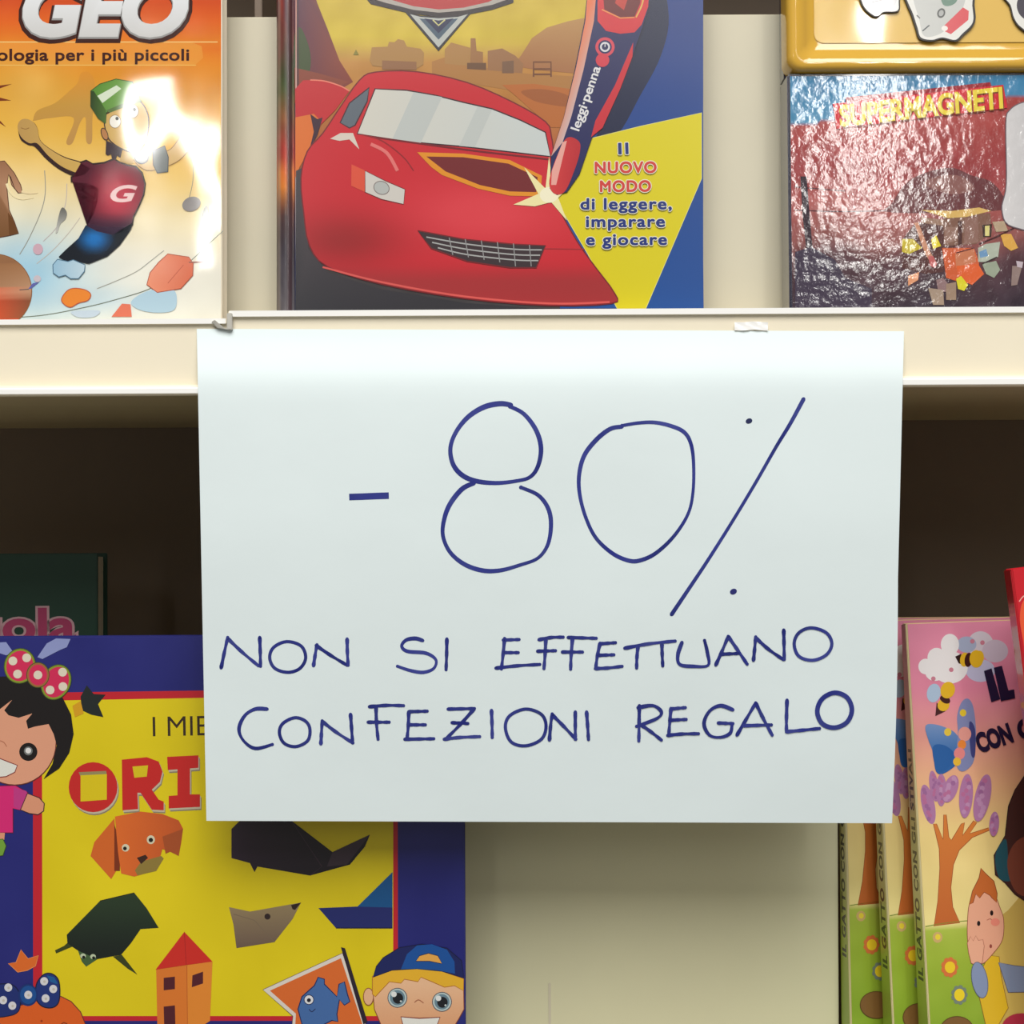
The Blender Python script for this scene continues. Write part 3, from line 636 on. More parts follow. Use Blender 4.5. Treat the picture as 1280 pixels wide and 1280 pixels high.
for s_, x0, x1, y, c in (('Il', 773.5, 785, 193, 0), ('NUOVO', 744, 820, 216.5, 1), ('MODO', 750.5, 813, 240, 1), ('di leggere,', 726, 839, 262, 0), ('imparare', 733, 830.5, 284, 0), ('e giocare', 733, 833, 306.5, 0)):
    cc = (28, 50, 128) if c == 0 else (214, 66, 62)
    for rad, n_, c_ in ((1.7, 10, (240, 238, 214)), (.75, 6, cc)):       # bold strokes: the same letters printed slightly apart
        for k in range(n_):
            ox, oy = rad * math.cos(k * 2 * math.pi / n_), rad * math.sin(k * 2 * math.pi / n_)
            a.text(s_, (x0 + ox, y + oy), (x1 + ox, y - .4 + oy), 13.4, c_, spacing=1.12); a.layer -= .85
a.done('lettering Il NUOVO MODO di leggere, imparare e giocare')

# ---------------------------------------------------------------- 3. magnet set: box with a blister tray above
MS = frame(Vector((atY(987, 388, .008).x, .008, R_TOP)), 0, 1.5, 0)
mp = front_map(MS); W = .132; hb = mp(1150, 91)[2]; H = .205
ms = empty('magnet_set', MS, 'crinkled glossy magnet box set with an amber plastic tray above a desert picture', 'magnet box')
bx = box('box_body', 0, W, 0, .018, 0, hb, ms, M_DARKEDGE, .0008)
box('backing_card', 0, W, .008, .018, hb, H, ms, M_DARKEDGE, .0005)
a = Art('box_front_print', mp, bx, M_FOIL, 1.0)
def mb(x, y):
    top = 158 - (x - 985) * .13
    if y < top: c = mixc((58, 124, 168), (76, 140, 178), (y - 92) / 60)
    else: c = ramp([(150, (166, 70, 68)), (210, (150, 58, 62)), (255, (164, 84, 82)), (300, (140, 82, 80)), (325, (84, 54, 62)), (390, (52, 42, 56))], y + 8 * math.sin(x * .05))
    return mot(c, x, y, .05, 16)
coverfill2(a, MS, 0, W, hb, mb, 70, 60, .0012)
C8 = (3.0476, 860, 0); a.t(*C8)
for q in ([(405, 712), (600, 728)], [(405, 800), (580, 806), (860, 800)], [(960, 735), (1100, 752), (1230, 748)]): a.line(q, 1.4, (70, 34, 44), smooth=True)
a.poly([(428, 672), (452, 672), (462, 800), (476, 960), (452, 968), (436, 820)], (52, 36, 48))
a.poly([(408, 960), (470, 940), (560, 990), (600, 1060), (700, 1100), (700, 1172), (408, 1172)], (62, 52, 72))
# dusty boulders (generic)
a.poly([(780, 770), (840, 690), (930, 650), (1010, 640), (1080, 668), (1150, 690), (1196, 740), (1200, 800), (780, 810)], (104, 54, 58), smooth=True); a.poly([(900, 700), (960, 670), (1040, 672), (1090, 720), (1000, 740)], (134, 88, 84), smooth=True)
C9 = (8, 1120, 240); a.t(*C9)
for q, c in (([(60, 480), (200, 300), (470, 330), (600, 520), (470, 800), (300, 820), (60, 760)], (84, 48, 48)),
    ([(60, 470), (170, 470), (260, 560), (130, 620), (60, 600)], (196, 176, 46)), ([(350, 480), (400, 430), (450, 540), (370, 570)], (222, 204, 40)),
    ([(240, 250), (480, 280), (480, 340), (260, 310)], (150, 118, 100)), ([(470, 240), (940, 210), (960, 400), (800, 520), (480, 540)], (126, 90, 76)),
    ([(490, 350), (605, 350), (605, 490), (480, 520)], (146, 112, 100)), ([(690, 260), (820, 250), (820, 500), (680, 530)], (140, 104, 94)), ([(620, 290), (660, 290), (660, 520), (620, 540)], (76, 44, 42)),
    ([(250, 180), (560, 190), (830, 155), (950, 190), (700, 250), (520, 262)], (214, 176, 102)), ([(860, 330), (960, 320), (950, 450), (870, 450)], (58, 38, 32)), ([(888, 340), (935, 335), (932, 440), (890, 440)], (214, 204, 130)),
    ([(180, 310), (220, 300), (330, 580), (400, 700), (360, 730), (290, 620)], (198, 140, 112)), ([(320, 640), (370, 640), (410, 720), (390, 760), (340, 740)], (190, 96, 96)),
    ([(460, 560), (780, 560), (830, 700), (820, 860), (700, 920), (500, 860)], (202, 92, 52)), ([(590, 620), (780, 570), (800, 700), (600, 760)], (196, 120, 86)), ([(600, 740), (820, 720), (880, 820), (760, 930), (640, 880)], (218, 96, 48)),
    ([(820, 560), (900, 520), (1040, 500), (1020, 650), (900, 700), (820, 700)], (172, 180, 166)), ([(830, 600), (900, 570), (920, 640), (840, 660)], (110, 150, 190)), ([(860, 720), (1000, 690), (1040, 780), (980, 860), (900, 820)], (150, 160, 142)),
    ([(1040, 420), (1150, 420), (1220, 560), (1150, 590), (1080, 540)], (216, 164, 76)), ([(960, 300), (1080, 290), (1120, 390), (1000, 400)], (178, 156, 130)),
    ([(600, 870), (650, 840), (720, 930), (680, 990), (620, 970)], (216, 206, 44)), ([(120, 840), (230, 800), (220, 880), (120, 940)], (220, 150, 110)),
    ([(400, 880), (470, 860), (520, 920), (500, 1000), (420, 1000)], (140, 112, 114)), ([(320, 960), (470, 980), (480, 1130), (370, 1130)], (160, 140, 124)), ([(500, 920), (600, 900), (600, 1080), (500, 1080)], (152, 128, 110)),
    ([(1160, 740), (1260, 740), (1210, 930), (1150, 940)], (140, 120, 116)), ([(1200, 690), (1270, 700), (1260, 760), (1210, 750)], (190, 176, 186))): a.poly(q, c)
a.line([(830, 520), (1000, 450), (1180, 360)], 1.6, (70, 30, 36)); a.line([(600, 610), (780, 560)], 1, (60, 34, 44)); a.line([(860, 720), (1010, 650)], 1.4, (60, 50, 50))
# plain white storage capsule at the right edge
a.t(*C8)
cap = [(1210, 470), (1225, 420), (1270, 392), (1330, 385), (1400, 400), (1440, 480), (1440, 860), (1240, 866), (1195, 800), (1212, 700)]
a.poly(cap, lambda x, y: mixc((214, 212, 214), (176, 176, 180), (x - 1250) / 60), smooth=True, stroke=(110, 96, 104), w=1.4)
a.done('rusty desert with a junk heap')
a = Art('box_lettering', mp, bx, M_FOIL, 1.0, layer=50).t(*C8)
a.poly([(600, 372), (1150, 314), (1162, 345), (600, 402)], (150, 24, 40)); a.poly([(550, 396), (1200, 324), (1216, 412), (566, 492)], (204, 40, 52))
A_, B_ = (860 + 582 / 3.0476, 480 / 3.0476), (860 + 1197 / 3.0476, 410 / 3.0476)
a.text('SUPERMAGNETI', (A_[0] + .5, A_[1] + 1), (B_[0] + .5, B_[1] + 1), 24, (120, 60, 30), off=.06, up=(-1.5, -24.5)); a.text('SUPERMAGNETI', A_, B_, 24, (232, 208, 70), off=.035, up=(-1.5, -24.5))
a.done('lettering SUPERMAGNETI on a red ribbon')
# blister tray (lofted rounded rectangles)
def rrect(x0, z0, x1, z1, r, y, n=6):
    out = []
    for cx, cz, a0 in ((x1 - r, z0 + r, -90), (x1 - r, z1 - r, 0), (x0 + r, z1 - r, 90), (x0 + r, z0 + r, 180)):
        for k in range(n + 1):
            t = math.radians(a0 + 90 * k / n); out.append((cx + r * math.cos(t), y, cz + r * math.sin(t)))
    return out
x0, z0, x1, z1 = -.001, hb - .0003, W + .001, H
rings = [rrect(x0, z0, x1, z1, .006, .008), rrect(x0 + .0004, z0 + .0004, x1 - .0004, z1 - .0004, .006, .0), rrect(x0 + .0014, z0 + .0012, x1 - .0014, z1 - .0012, .0055, -.0028), rrect(x0 + .003, z0 + .0026, x1 - .003, z1 - .0026, .005, -.0036),
         rrect(x0 + .0062, z0 + .0055, x1 - .0062, z1 - .0055, .0045, -.0034), rrect(x0 + .0088, z0 + .0085, x1 - .0088, z1 - .0085, .004, -.0006), rrect(x0 + .011, z0 + .0115, x1 - .011, z1 - .0115, .004, .0008), rrect(x0 + .0128, z0 + .0135, x1 - .0128, z1 - .0135, .004, .0010)]
m = len(rings[0]); v = [p for r in rings for p in r]; f = [(k * m + i, k * m + (i + 1) % m, (k + 1) * m + (i + 1) % m, (k + 1) * m + i) for k in range(len(rings) - 1) for i in range(m)] + [tuple((len(rings) - 1) * m + i for i in range(m))]
tray = mesh('blister_tray', v, f, ms, M_AMBER, smooth=False, M=None)
for p in tray.data.polygons[:-1]: p.use_smooth = True
tray['label'] = 'amber plastic blister tray'
inn = rings[-1]
mat_card = mat('yellow_card_gloss', (228, 190, 104), .1, coat=1.0, mott=.08, bump=[(16, .0009, 1.5)])
mesh('tray_card', [(x, .0006, z) for x, y, z in inn], [tuple(range(len(inn)))], ms, mat_card)
def magnet(pts, shapes, nm='magnet', label=None):
    q = [mp((860 + p[0] / 3.0476), p[1] / 3.0476) for p in pts]; c2 = catmull([(p[0], p[2]) for p in q], True, 3)
    n = len(c2); v = [(x, .0004, z) for x, z in c2] + [(x, -.0006, z) for x, z in c2]
    o = mesh(nm, v, [tuple(range(n)), tuple(range(2 * n - 1, n - 1, -1))] + [(i, (i + 1) % n, n + (i + 1) % n, n + i) for i in range(n)], ms, M_MAGEDGE)
    ar = Art('magnet_print', lambda x, y, h=0: (mp(x, y)[0], -.00062 - h, mp(x, y)[2]), o, M_MAG, 1.0).t(*C8)
    ar.poly([((p[0] - sum(t[0] for t in pts) / len(pts)) * .93 + sum(t[0] for t in pts) / len(pts), (p[1] - sum(t[1] for t in pts) / len(pts)) * .93 + sum(t[1] for t in pts) / len(pts)) for p in pts], (226, 226, 222), smooth=True)
    shapes(ar); ar.done(); return o
M_MAGEDGE = mat('black_magnet_sheet', (36, 32, 34), .35, mott=.1); M_MAG = mat('magnet_gloss_print', rough=.2, attr=True, coat=.5, mott=.05)
def sA(r):
    r.poly([(860, -60), (1040, -60), (1050, 20), (1000, 90), (960, 130), (900, 140), (880, 80)], (196, 198, 196), smooth=True)
    r.poly([(970, 104), (1046, 30), (1068, 44), (1066, 78), (1000, 132), (978, 122)], (214, 84, 92)); r.disc(976, 110, 12, 10, (236, 230, 226)); r.disc(963, 52, 15, 19, (90, 92, 92), rot=20); r.disc(963, 52, 9, 12, (170, 172, 172), rot=20)
    r.line([(870, 60), (882, 72)], 1.6, (110, 110, 112)); r.line([(892, 120), (918, 98)], 1.6, (90, 96, 100)); r.poly([(960, -60), (1030, -60), (1020, 10), (970, 20)], (110, 140, 126), smooth=True)
magnet([(822, -40), (850, 60), (866, 110), (880, 150), (925, 160), (968, 150), (1020, 160), (1050, 134), (1092, 88), (1090, 20), (1080, -60), (940, -90)], sA, label='white')
def sB(r): r.poly([(680, -50), (790, -50), (788, 20), (750, 20), (720, 45), (690, 30)], (206, 206, 210), smooth=True); r.line([(700, 10), (740, 0), (770, -30)], 1, (150, 150, 156), smooth=True)
magnet([(650, -60), (660, 20), (700, 62), (724, 66), (745, 50), (800, 46), (806, 10), (800, -70), (720, -100)], sB)
def sC(r): r.disc(1290, 30, 38, 50, (70, 66, 78), rot=-20)
magnet([(1190, -30), (1222, 20), (1236, 70), (1260, 106), (1310, 134), (1370, 120), (1390, 20), (1360, -70), (1250, -90)], sC)

# ---------------------------------------------------------------- 4. origami book
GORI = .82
OY = .046
MO = frame(Vector((atY(-34, 1300, OY).x, OY, LOWTOP)), 0, 1.2, 0)
mp = front_map(MO); W = mp(581, 1150)[0]; H = mp(300, 795)[2]
ori, fc, sp = book('origami_book', MO, W, H, .011, 'blue and yellow origami book on the lower shelf half hidden by the paper sheet', solid('navy_cover', (36, 40, 120)), solid('navy_spine', (30, 34, 105)))
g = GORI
a = Art('cover_background', mp, fc, M_SATIN, g)
coverfill2(a, MO, 0, W, H, lambda x, y: mot((34, 38, 124), x, y, .015, 10), 24, 24)
a.t(1, 0, 0)
a.poly([(41, 866), (497, 860), (497.5, 1276), (41.5, 1276)], (206, 32, 48))
ypts = [(52.5, 876), (491.5, 868), (491.5, 1270), (53, 1270)]
finepoly(a, ypts, lambda x, y: mot((236, 214, 16), x, y, .012, 10), 30)
a.done()
CO, CR = (2.56, 0, 780), (3.2, 240, 980)
a = Art('cover_title', mp, fc, M_SATIN, g, layer=6).t(1, 0, 0)
a.text('I MIEI', (191, 920.5), (268, 919), 24.5, (58, 42, 30), off=-.004, spacing=1.0)
a.t(*CO)
Osq = [(258, 484), (342, 480), (342, 562), (258, 568)]
Rr = [(390, 434), (470, 426), (508, 440), (520, 472), (512, 505), (486, 530), (508, 562), (524, 568), (524, 596), (486, 594), (450, 540), (440, 540), (442, 592), (392, 596)]
Ii = [(535, 425), (635, 420), (635, 460), (608, 462), (608, 545), (640, 545), (640, 585), (540, 590), (540, 550), (568, 548), (568, 465), (537, 467)]
for dx, dy, c in ((5, 10, (150, 138, 118)), (3, 6, (206, 196, 170)), (0, 0, (210, 40, 38))):
    a.disc(298 + dx, 522 + dy, 78, 80, c); a.poly([(x + dx, y + dy) for x, y in Rr], c); a.poly([(x + dx, y + dy) for x, y in Ii], c)
a.poly([(252, 474), (340, 470), (342, 482), (258, 488)], (160, 146, 100)); a.poly(Osq, (232, 208, 20)); a.poly([(424, 456), (474, 452), (470, 488), (430, 492)], (228, 204, 24))
a.text('GAMI', (262, 1010), (455, 1007), 60, (210, 40, 38), off=.05)
a.done('lettering I MIEI ORIGAMI')
a = Art('cover_picture_paper_dog', mp, fc, M_SATIN, g, layer=16).t(*CO)
dog = lambda x, y: mixc((236, 116, 44), (206, 92, 40), (x - 140) / 80)
a.poly([(366, 622), (378, 780), (356, 816), (290, 742), (302, 698)], (222, 108, 40)); a.poly([(366, 640), (384, 700), (384, 790), (366, 790)], (130, 52, 20))
a.poly([(368, 616), (450, 600), (520, 608), (572, 628), (586, 655), (580, 700), (572, 742), (548, 730), (520, 720), (500, 788), (430, 808), (388, 798), (378, 730)], dog)
a.poly([(520, 680), (586, 655), (572, 742), (545, 728), (530, 735)], (176, 84, 40)); a.poly([(432, 788), (452, 760), (516, 742), (524, 750), (500, 790), (440, 804)], (150, 128, 60)); a.poly([(438, 748), (466, 738), (474, 748), (452, 768)], (60, 34, 24))
a.disc(402, 716, 12, 12, (226, 220, 190)); a.disc(400, 718, 6, 6, (20, 20, 20)); a.disc(483, 690, 13, 14, (226, 220, 190)); a.disc(483, 691, 7, 7, (20, 20, 20))
a.done(); a = Art('cover_picture_paper_turtle', mp, fc, M_SATIN, g, layer=16).t(*CO)
tg = lambda x, y: mixc((40, 60, 38), (18, 30, 24), (y - 1130) / 60)
a.poly([(225, 1012), (232, 1032), (180, 1054), (176, 1044), (205, 1030)], (60, 70, 20)); a.poly([(362, 1064), (390, 1058), (440, 1122), (408, 1102)], (58, 66, 24))
a.poly([(430, 860), (470, 910), (508, 972), (450, 976), (420, 1020), (388, 1058), (312, 1072), (276, 1096), (262, 1080), (250, 1045), (216, 1022), (214, 994), (320, 886)], tg); a.poly([(250, 1045), (312, 1072), (276, 1096), (262, 1080)], (70, 100, 60))
a.line([(320, 886), (430, 860)], 1, (20, 24, 20)); a.disc(266, 1062, 9, 8, (200, 214, 180)); a.disc(268, 1066, 5, 5, (20, 20, 20)); a.disc(298, 1064, 9, 8, (200, 214, 180)); a.disc(300, 1068, 5, 5, (20, 20, 20))
a.done(); a = Art('cover_picture_paper_tower', mp, fc, M_SATIN, g, layer=16).t(*CO)
a.poly([(590, 985), (680, 1080), (592, 1092), (498, 1106)], (216, 46, 36)); a.line([(590, 985), (596, 1090)], .7, (170, 30, 30))
a.poly([(500, 1106), (596, 1092), (598, 1300), (504, 1300)], (232, 128, 46)); a.poly([(596, 1092), (680, 1080), (672, 1270), (640, 1290), (598, 1300)], (238, 144, 50)); a.line([(598, 1092), (600, 1290)], 1, (200, 96, 34))
for q in ([(524, 1132), (560, 1128), (560, 1168), (524, 1172)], [(616, 1124), (650, 1112), (650, 1150), (614, 1162)], [(524, 1224), (560, 1220), (562, 1300), (526, 1300)]): a.poly(q, (86, 28, 40))
a.done(); a = Art('cover_picture_paper_star', mp, fc, M_SATIN, g, layer=16).t(*CO)
a.poly([(278, 196), (300, 224), (338, 226), (314, 256), (331, 298), (292, 290), (262, 276), (258, 232)], (30, 38, 38)); a.poly([(232, 262), (258, 246), (268, 286), (240, 298)], (226, 168, 30))
a.done(); a = Art('cover_picture_paper_whale', mp, fc, M_SATIN, g, layer=16)
a.t(*CR)
a.poly([(158, 180), (190, 148), (400, 148), (562, 272), (712, 202), (692, 250), (632, 322), (472, 366), (262, 330), (250, 352), (232, 316), (158, 296)], lambda x, y: mixc((50, 34, 52), (26, 20, 30), (x - 290) / 80))
a.line([(400, 150), (520, 330), (472, 366)], .8, (64, 46, 60)); a.poly([(562, 272), (712, 202), (620, 322), (540, 330)], (62, 48, 60))
a.done(); a = Art('cover_picture_paper_mouse', mp, fc, M_SATIN, g, layer=16).t(*CR)
a.poly([(148, 492), (232, 510), (436, 474), (402, 540), (330, 632), (178, 656), (166, 562)], lambda x, y: mixc((162, 142, 104), (112, 92, 80), (y - 1130) / 55)); a.poly([(396, 484), (437, 474), (412, 504), (402, 500)], (48, 30, 30)); a.disc(302, 530, 12, 12, (50, 34, 34)); a.line([(166, 520), (250, 545), (330, 632)], .8, (128, 110, 90))
a.done(); a = Art('cover_picture_paper_boat', mp, fc, M_SATIN, g, layer=16).t(*CR)
a.poly([(660, 492), (802, 352), (802, 494)], (16, 90, 152)); a.poly([(506, 496), (660, 490), (802, 494), (802, 576), (576, 576)], (34, 44, 116)); a.line([(576, 576), (802, 576)], 1.2, (20, 24, 60))
a.done()
a = Art('cover_picture_flag', mp, fc, M_SATIN, g, layer=36).t(*CR)
a.poly([(284, 822), (602, 676), (694, 952), (694, 1060), (392, 1060), (404, 928)], (232, 224, 214), stroke=(120, 90, 90), w=.8); a.poly([(312, 826), (596, 696), (682, 960), (682, 1060), (408, 1060), (416, 918)], (228, 112, 46))
a.poly([(596, 652), (612, 656), (702, 950), (686, 962)], (40, 30, 46))
a.poly([(424, 900), (440, 850), (490, 805), (505, 772), (530, 780), (530, 800), (580, 850), (588, 800), (610, 790), (622, 840), (632, 870), (610, 884), (590, 862), (580, 920), (584, 950), (560, 945), (500, 975), (440, 960)], (70, 112, 176), stroke=(24, 40, 96), w=1.4)
a.disc(468, 862, 19, 19, (236, 236, 240), stroke=(30, 40, 90), w=1); a.disc(468, 864, 8, 8, (20, 20, 40)); a.line([(468, 900), (480, 910), (494, 898)], 1, (30, 40, 90), smooth=True)
a.done()
a = Art('cover_picture_boy', mp, fc, M_SATIN, g, layer=44).t(*CR)
SKN, OL = (240, 188, 146), (150, 80, 50)
a.disc(706, 850, 20, 34, SKN, stroke=OL, w=1)
a.poly([(722, 800), (800, 770), (900, 762), (1000, 770), (1086, 800), (1088, 900), (1066, 940), (1030, 1000), (940, 1030), (840, 1020), (760, 970), (730, 900)], lambda x, y: mixc((244, 196, 156), (232, 170, 126), (y - 1230) / 50), smooth=False, stroke=OL, w=1)
a.poly([(722, 768), (800, 742), (900, 738), (1000, 748), (1087, 778), (1086, 826), (1050, 806), (1010, 812), (960, 790), (916, 772), (904, 790), (850, 780), (836, 796), (790, 790), (752, 830), (734, 850), (722, 840)], (240, 186, 46), stroke=(190, 120, 40), w=1)
a.poly([(724, 772), (738, 728), (765, 694), (830, 654), (920, 640), (1020, 656), (1078, 706), (1088, 776), (1000, 748), (900, 738), (800, 744)], (22, 34, 98), stroke=(16, 20, 60), w=1)
a.poly([(836, 740), (860, 680), (900, 645), (960, 640), (1020, 662), (1050, 710), (1052, 758), (980, 744), (900, 738)], (18, 84, 164)); a.poly([(896, 708), (910, 686), (946, 676), (984, 686), (1000, 718), (950, 708)], (240, 176, 80), stroke=(16, 40, 90), w=1)
for cx, cy in ((822, 854), (1000, 870)): a.disc(cx, cy, 38, 38, (196, 214, 214), stroke=(90, 90, 100), w=1); a.disc(cx, cy, 30, 31, (112, 142, 158)); a.disc(cx + 2, cy + 2, 21, 22, (22, 26, 34)); a.disc(cx - 14, cy - 14, 11, 11, (236, 240, 240)); a.disc(cx + 14, cy + 14, 4, 4, (210, 220, 220))
a.line([(890, 872), (906, 862), (926, 874)], 1, (180, 110, 80), smooth=True)
a.poly([(836, 930), (910, 936), (992, 932), (970, 990), (930, 1020), (880, 1018), (850, 985)], (240, 240, 234), stroke=(140, 60, 50), w=1.4)
a.done()
a = Art('cover_picture_girl', mp, fc, M_SATIN, g, layer=16).t(*CO)
a.poly([(120, 106), (150, 62), (180, 46), (226, 48), (214, 74), (190, 84), (136, 112)], (150, 160, 214)); a.poly([(-30, 60), (20, 58), (44, 92), (20, 100), (-30, 84)], (150, 160, 214))
a.poly([(-60, 520), (50, 516), (90, 540), (66, 596), (42, 590), (42, 668), (-60, 668)], (226, 40, 124), stroke=(110, 20, 60), w=1.2); a.poly([(44, 522), (84, 534), (92, 548), (68, 596), (44, 584)], (202, 60, 140))
a.poly([(88, 542), (126, 556), (142, 574), (140, 598), (122, 610), (94, 606), (66, 594)], (232, 160, 126), smooth=False, stroke=(60, 30, 40), w=1.2)
a.poly([(-10, 668), (16, 668), (14, 690), (-10, 690)], (232, 160, 126)); a.poly([(-20, 690), (10, 688), (20, 710), (10, 740), (-20, 745)], (120, 170, 60), stroke=(60, 90, 30), w=1)
a.disc(48, 378, 132, 137, (236, 168, 136), stroke=(110, 50, 40), w=1.2, n=40)
a.poly([(-120, 220), (-40, 170), (60, 166), (140, 186), (196, 226), (228, 290), (236, 352), (222, 412), (190, 462), (140, 496), (168, 448), (182, 388), (172, 352), (156, 320), (112, 328), (90, 335), (84, 310), (104, 286), (60, 300), (28, 292), (14, 276), (40, 242), (-10, 280), (-120, 300)], (20, 14, 16))
a.disc(91, 409, 29, 29, (20, 14, 16)); a.disc(91, 406, 14, 14, (120, 124, 124)); a.disc(91, 405, 9, 9, (240, 240, 240))
a.poly([(-60, 432), (0, 430), (30, 442), (56, 452), (48, 474), (20, 488), (-20, 492), (-60, 486)], (238, 238, 230), stroke=(140, 50, 50), w=1.2); a.line([(-4, 372), (12, 378), (22, 392)], 1, (190, 120, 90), smooth=True)
PK, GN = (222, 42, 92), (140, 160, 44)
for cx, cy, rx, ry, r_ in ((64, 134, 50, 56, 12), (180, 186, 46, 58, 25), (122, 163, 36, 40, 0)):
    a.disc(cx, cy, rx, ry, GN if rx > 40 else (170, 110, 60), rot=r_, stroke=(70, 90, 30), w=1); a.disc(cx, cy, rx - 7, ry - 7, PK, rot=r_)
for cx, cy in ((42, 118), (86, 108), (57, 160), (122, 163), (201, 154), (161, 211), (202, 200)): a.disc(cx, cy, 14, 14, (236, 226, 206)); 
a.done()
a = Art('cover_picture_bow_and_crown', mp, fc, M_SATIN, g, layer=16).t(8.536, 0, 1130)
a.poly([(-300, 1180), (-100, 1120), (150, 1100), (300, 1060), (500, 1000), (650, 985), (760, 1040), (860, 1150), (915, 1290), (930, 1500), (-300, 1500)], (232, 100, 30), stroke=(120, 50, 40), w=1.2)
a.poly([(90, 632), (172, 622), (225, 488), (300, 582), (412, 548), (380, 660), (290, 708), (190, 726)], (232, 112, 40), stroke=(240, 150, 90), w=.9)
a.poly([(-80, 900), (60, 850), (160, 880), (215, 980), (205, 1130), (110, 1190), (-60, 1180)], (26, 46, 120), smooth=True, stroke=(14, 20, 60), w=1.2)
a.poly([(400, 830), (470, 750), (550, 742), (620, 800), (640, 920), (625, 1050), (560, 1105), (460, 1095), (395, 1030), (380, 930)], (28, 52, 128), smooth=True, stroke=(12, 18, 50), w=1.4); a.poly([(500, 760), (580, 780), (618, 850), (600, 850), (540, 830)], (24, 96, 160))
a.disc(300, 970, 105, 118, (16, 50, 120)); a.disc(302, 968, 86, 98, (18, 82, 156))
for cx, cy in ((90, 890), (35, 1025), (133, 1083), (303, 968), (473, 823), (570, 905), (488, 1005)): a.disc(cx, cy, 42, 44, (226, 226, 232)); a.disc(cx + 4, cy + 4, 14, 14, (206, 200, 190))
a.line([(640, 1290), (680, 1262), (720, 1275)], 1, (140, 60, 30)); a.disc(445, 1245, 12, 10, (170, 60, 20))
a.done()

# ---------------------------------------------------------------- 5. dark green book behind
GY = .15
MGn = frame(Vector((atY(-190, 1300, GY).x, GY, LOWTOP)), 0, 1.0, 0)
mp = front_map(MGn); W = mp(122, 800)[0]; H = mp(60, 692)[2]
gb, fc, sp = book('green_book', MGn, W, H, .02, 'dark green book in the shade behind the origami book', solid('dark_green_cover', (12, 60, 44), .5, .1), solid('dark_green_spine', (18, 80, 60), .5, .1))
a = Art('cover_lettering', mp, fc, M_MATTE, 1.0).t(1, 0, 0)
a.text('scuola', (-95, 803), (93, 801), 40, (214, 170, 180), off=.07); a.text('scuola', (-95, 803), (93, 801), 40, (186, 60, 110), off=.03)
a.done('pink lettering')

# ---------------------------------------------------------------- 6. three copies of a picture book, turned a little
def gatto_frame(px, Yb, roll, lean=5.0, yaw=5.0):
    # find the front bottom-left corner so that the left cover edge passes through (px, 1280)
    x = atY(px, 1280, Yb).x
    for _ in range(20):
        M = frame(Vector((x, Yb, LOWTOP)), yaw, lean, roll)
        best = None; lo, hi = 0, .1
        for _ in range(30):
            m_ = (lo + hi) / 2; P = M @ Vector((0, 0, m_)); d = P - CAM; k = F / d.y; py = 640 - d.dot(UP) * k
            if py > 1280: lo = m_
            else: hi = m_
        qx = 640 + d.dot(RT) * k; x += (px - qx) / k
    return frame(Vector((x, Yb, LOWTOP)), yaw, lean, roll)
MT = gatto_frame(1162, .046, -1.3)
mp = front_map(MT); W = .165; H = mp(1136, 779)[2]; T0, T1 = .0165, .0060
LAB = ('pink and green picture book with cat title, frontmost of the three leaning copies',
       'middle of the three leaning picture books, only spine and a sliver of cover showing',
       'rearmost and leftmost of the three leaning picture books')
GRP = 'copies of the picture book on the lower shelf'
M_SPN = mat('picture_book_spine', rough=.4, attr=True, coat=.2, mott=.05)
gt, fc, sp = book('picture_book', MT, W, H, T0, LAB[0], solid('picture_book_board', (226, 200, 150)), solid('picture_book_spine_board', (206, 196, 150)), 'book', GRP, Ttop=T1)
def gbg(x, y):
    if y < 1158 - (x - 1150) * .06: c = ramp([(770, (232, 146, 176)), (860, (228, 138, 166)), (920, (232, 160, 150)), (980, (238, 186, 140)), (1040, (240, 214, 140)), (1150, (238, 222, 146))], y)
    else: c = ramp([(1150, (178, 196, 78)), (1200, (158, 184, 56)), (1300, (136, 170, 44))], y)
    return mot(c, x, y, .03, 10)
a = Art('cover_background', mp, fc, M_SATIN, 1.0); coverfill2(a, MT, 0, W, H, gbg, 40, 90)
CG, C7, C88 = (2.461, 1000, 760), (4.92, 1130, 700), (4.92, 1130, 1020)
a.t(*CG); a.poly([(560, 990), (640, 930), (700, 860), (860, 860), (860, 1350), (600, 1350)], (206, 178, 92), smooth=False)
a.done()
a = Art('cover_picture_cloud_and_bees', mp, fc, M_SATIN, 1.0, layer=4).t(*C7)
for cx, cy, rx, ry, c in ((470, 520, 80, 82, (216, 208, 220)), (560, 560, 80, 70, (204, 190, 208)), (470, 680, 90, 70, (196, 196, 226)), (385, 520, 60, 50, (170, 182, 210)), (132, 655, 44, 48, (240, 238, 240)), (200, 600, 56, 60, (240, 238, 240)), (282, 520, 56, 66, (240, 238, 240)), (282, 660, 110, 100, (240, 238, 240)), (190, 690, 60, 54, (240, 238, 240))): a.disc(cx, cy, rx, ry, c)
for cx, cy in ((290, 675), (180, 730), (420, 500), (482, 508)): a.disc(cx, cy, 14, 14, (206, 130, 150))
def bee(parts):
    for k, cx, cy, rx, ry, r_ in parts: a.disc(cx, cy, rx, ry, (232, 186, 40) if k else (60, 26, 24), rot=r_)
a.disc(182, 818, 42, 58, (176, 200, 226), rot=10)
a.poly([(314, 594), (352, 576), (352, 640), (336, 636)], (40, 20, 24)); bee([(1, 372, 612, 28, 44, 8), (0, 396, 614, 24, 44, 8), (1, 444, 608, 42, 54, 0), (1, 465, 598, 26, 40, 0)])
a.poly([(192, 960), (200, 876), (254, 930)], (70, 26, 30)); bee([(1, 242, 892, 36, 38, 25), (0, 252, 858, 34, 22, 30), (1, 268, 800, 44, 52, 20)])
BW = lambda x, y: mixc((120, 150, 200), (40, 100, 170), (y - 905) / 50)
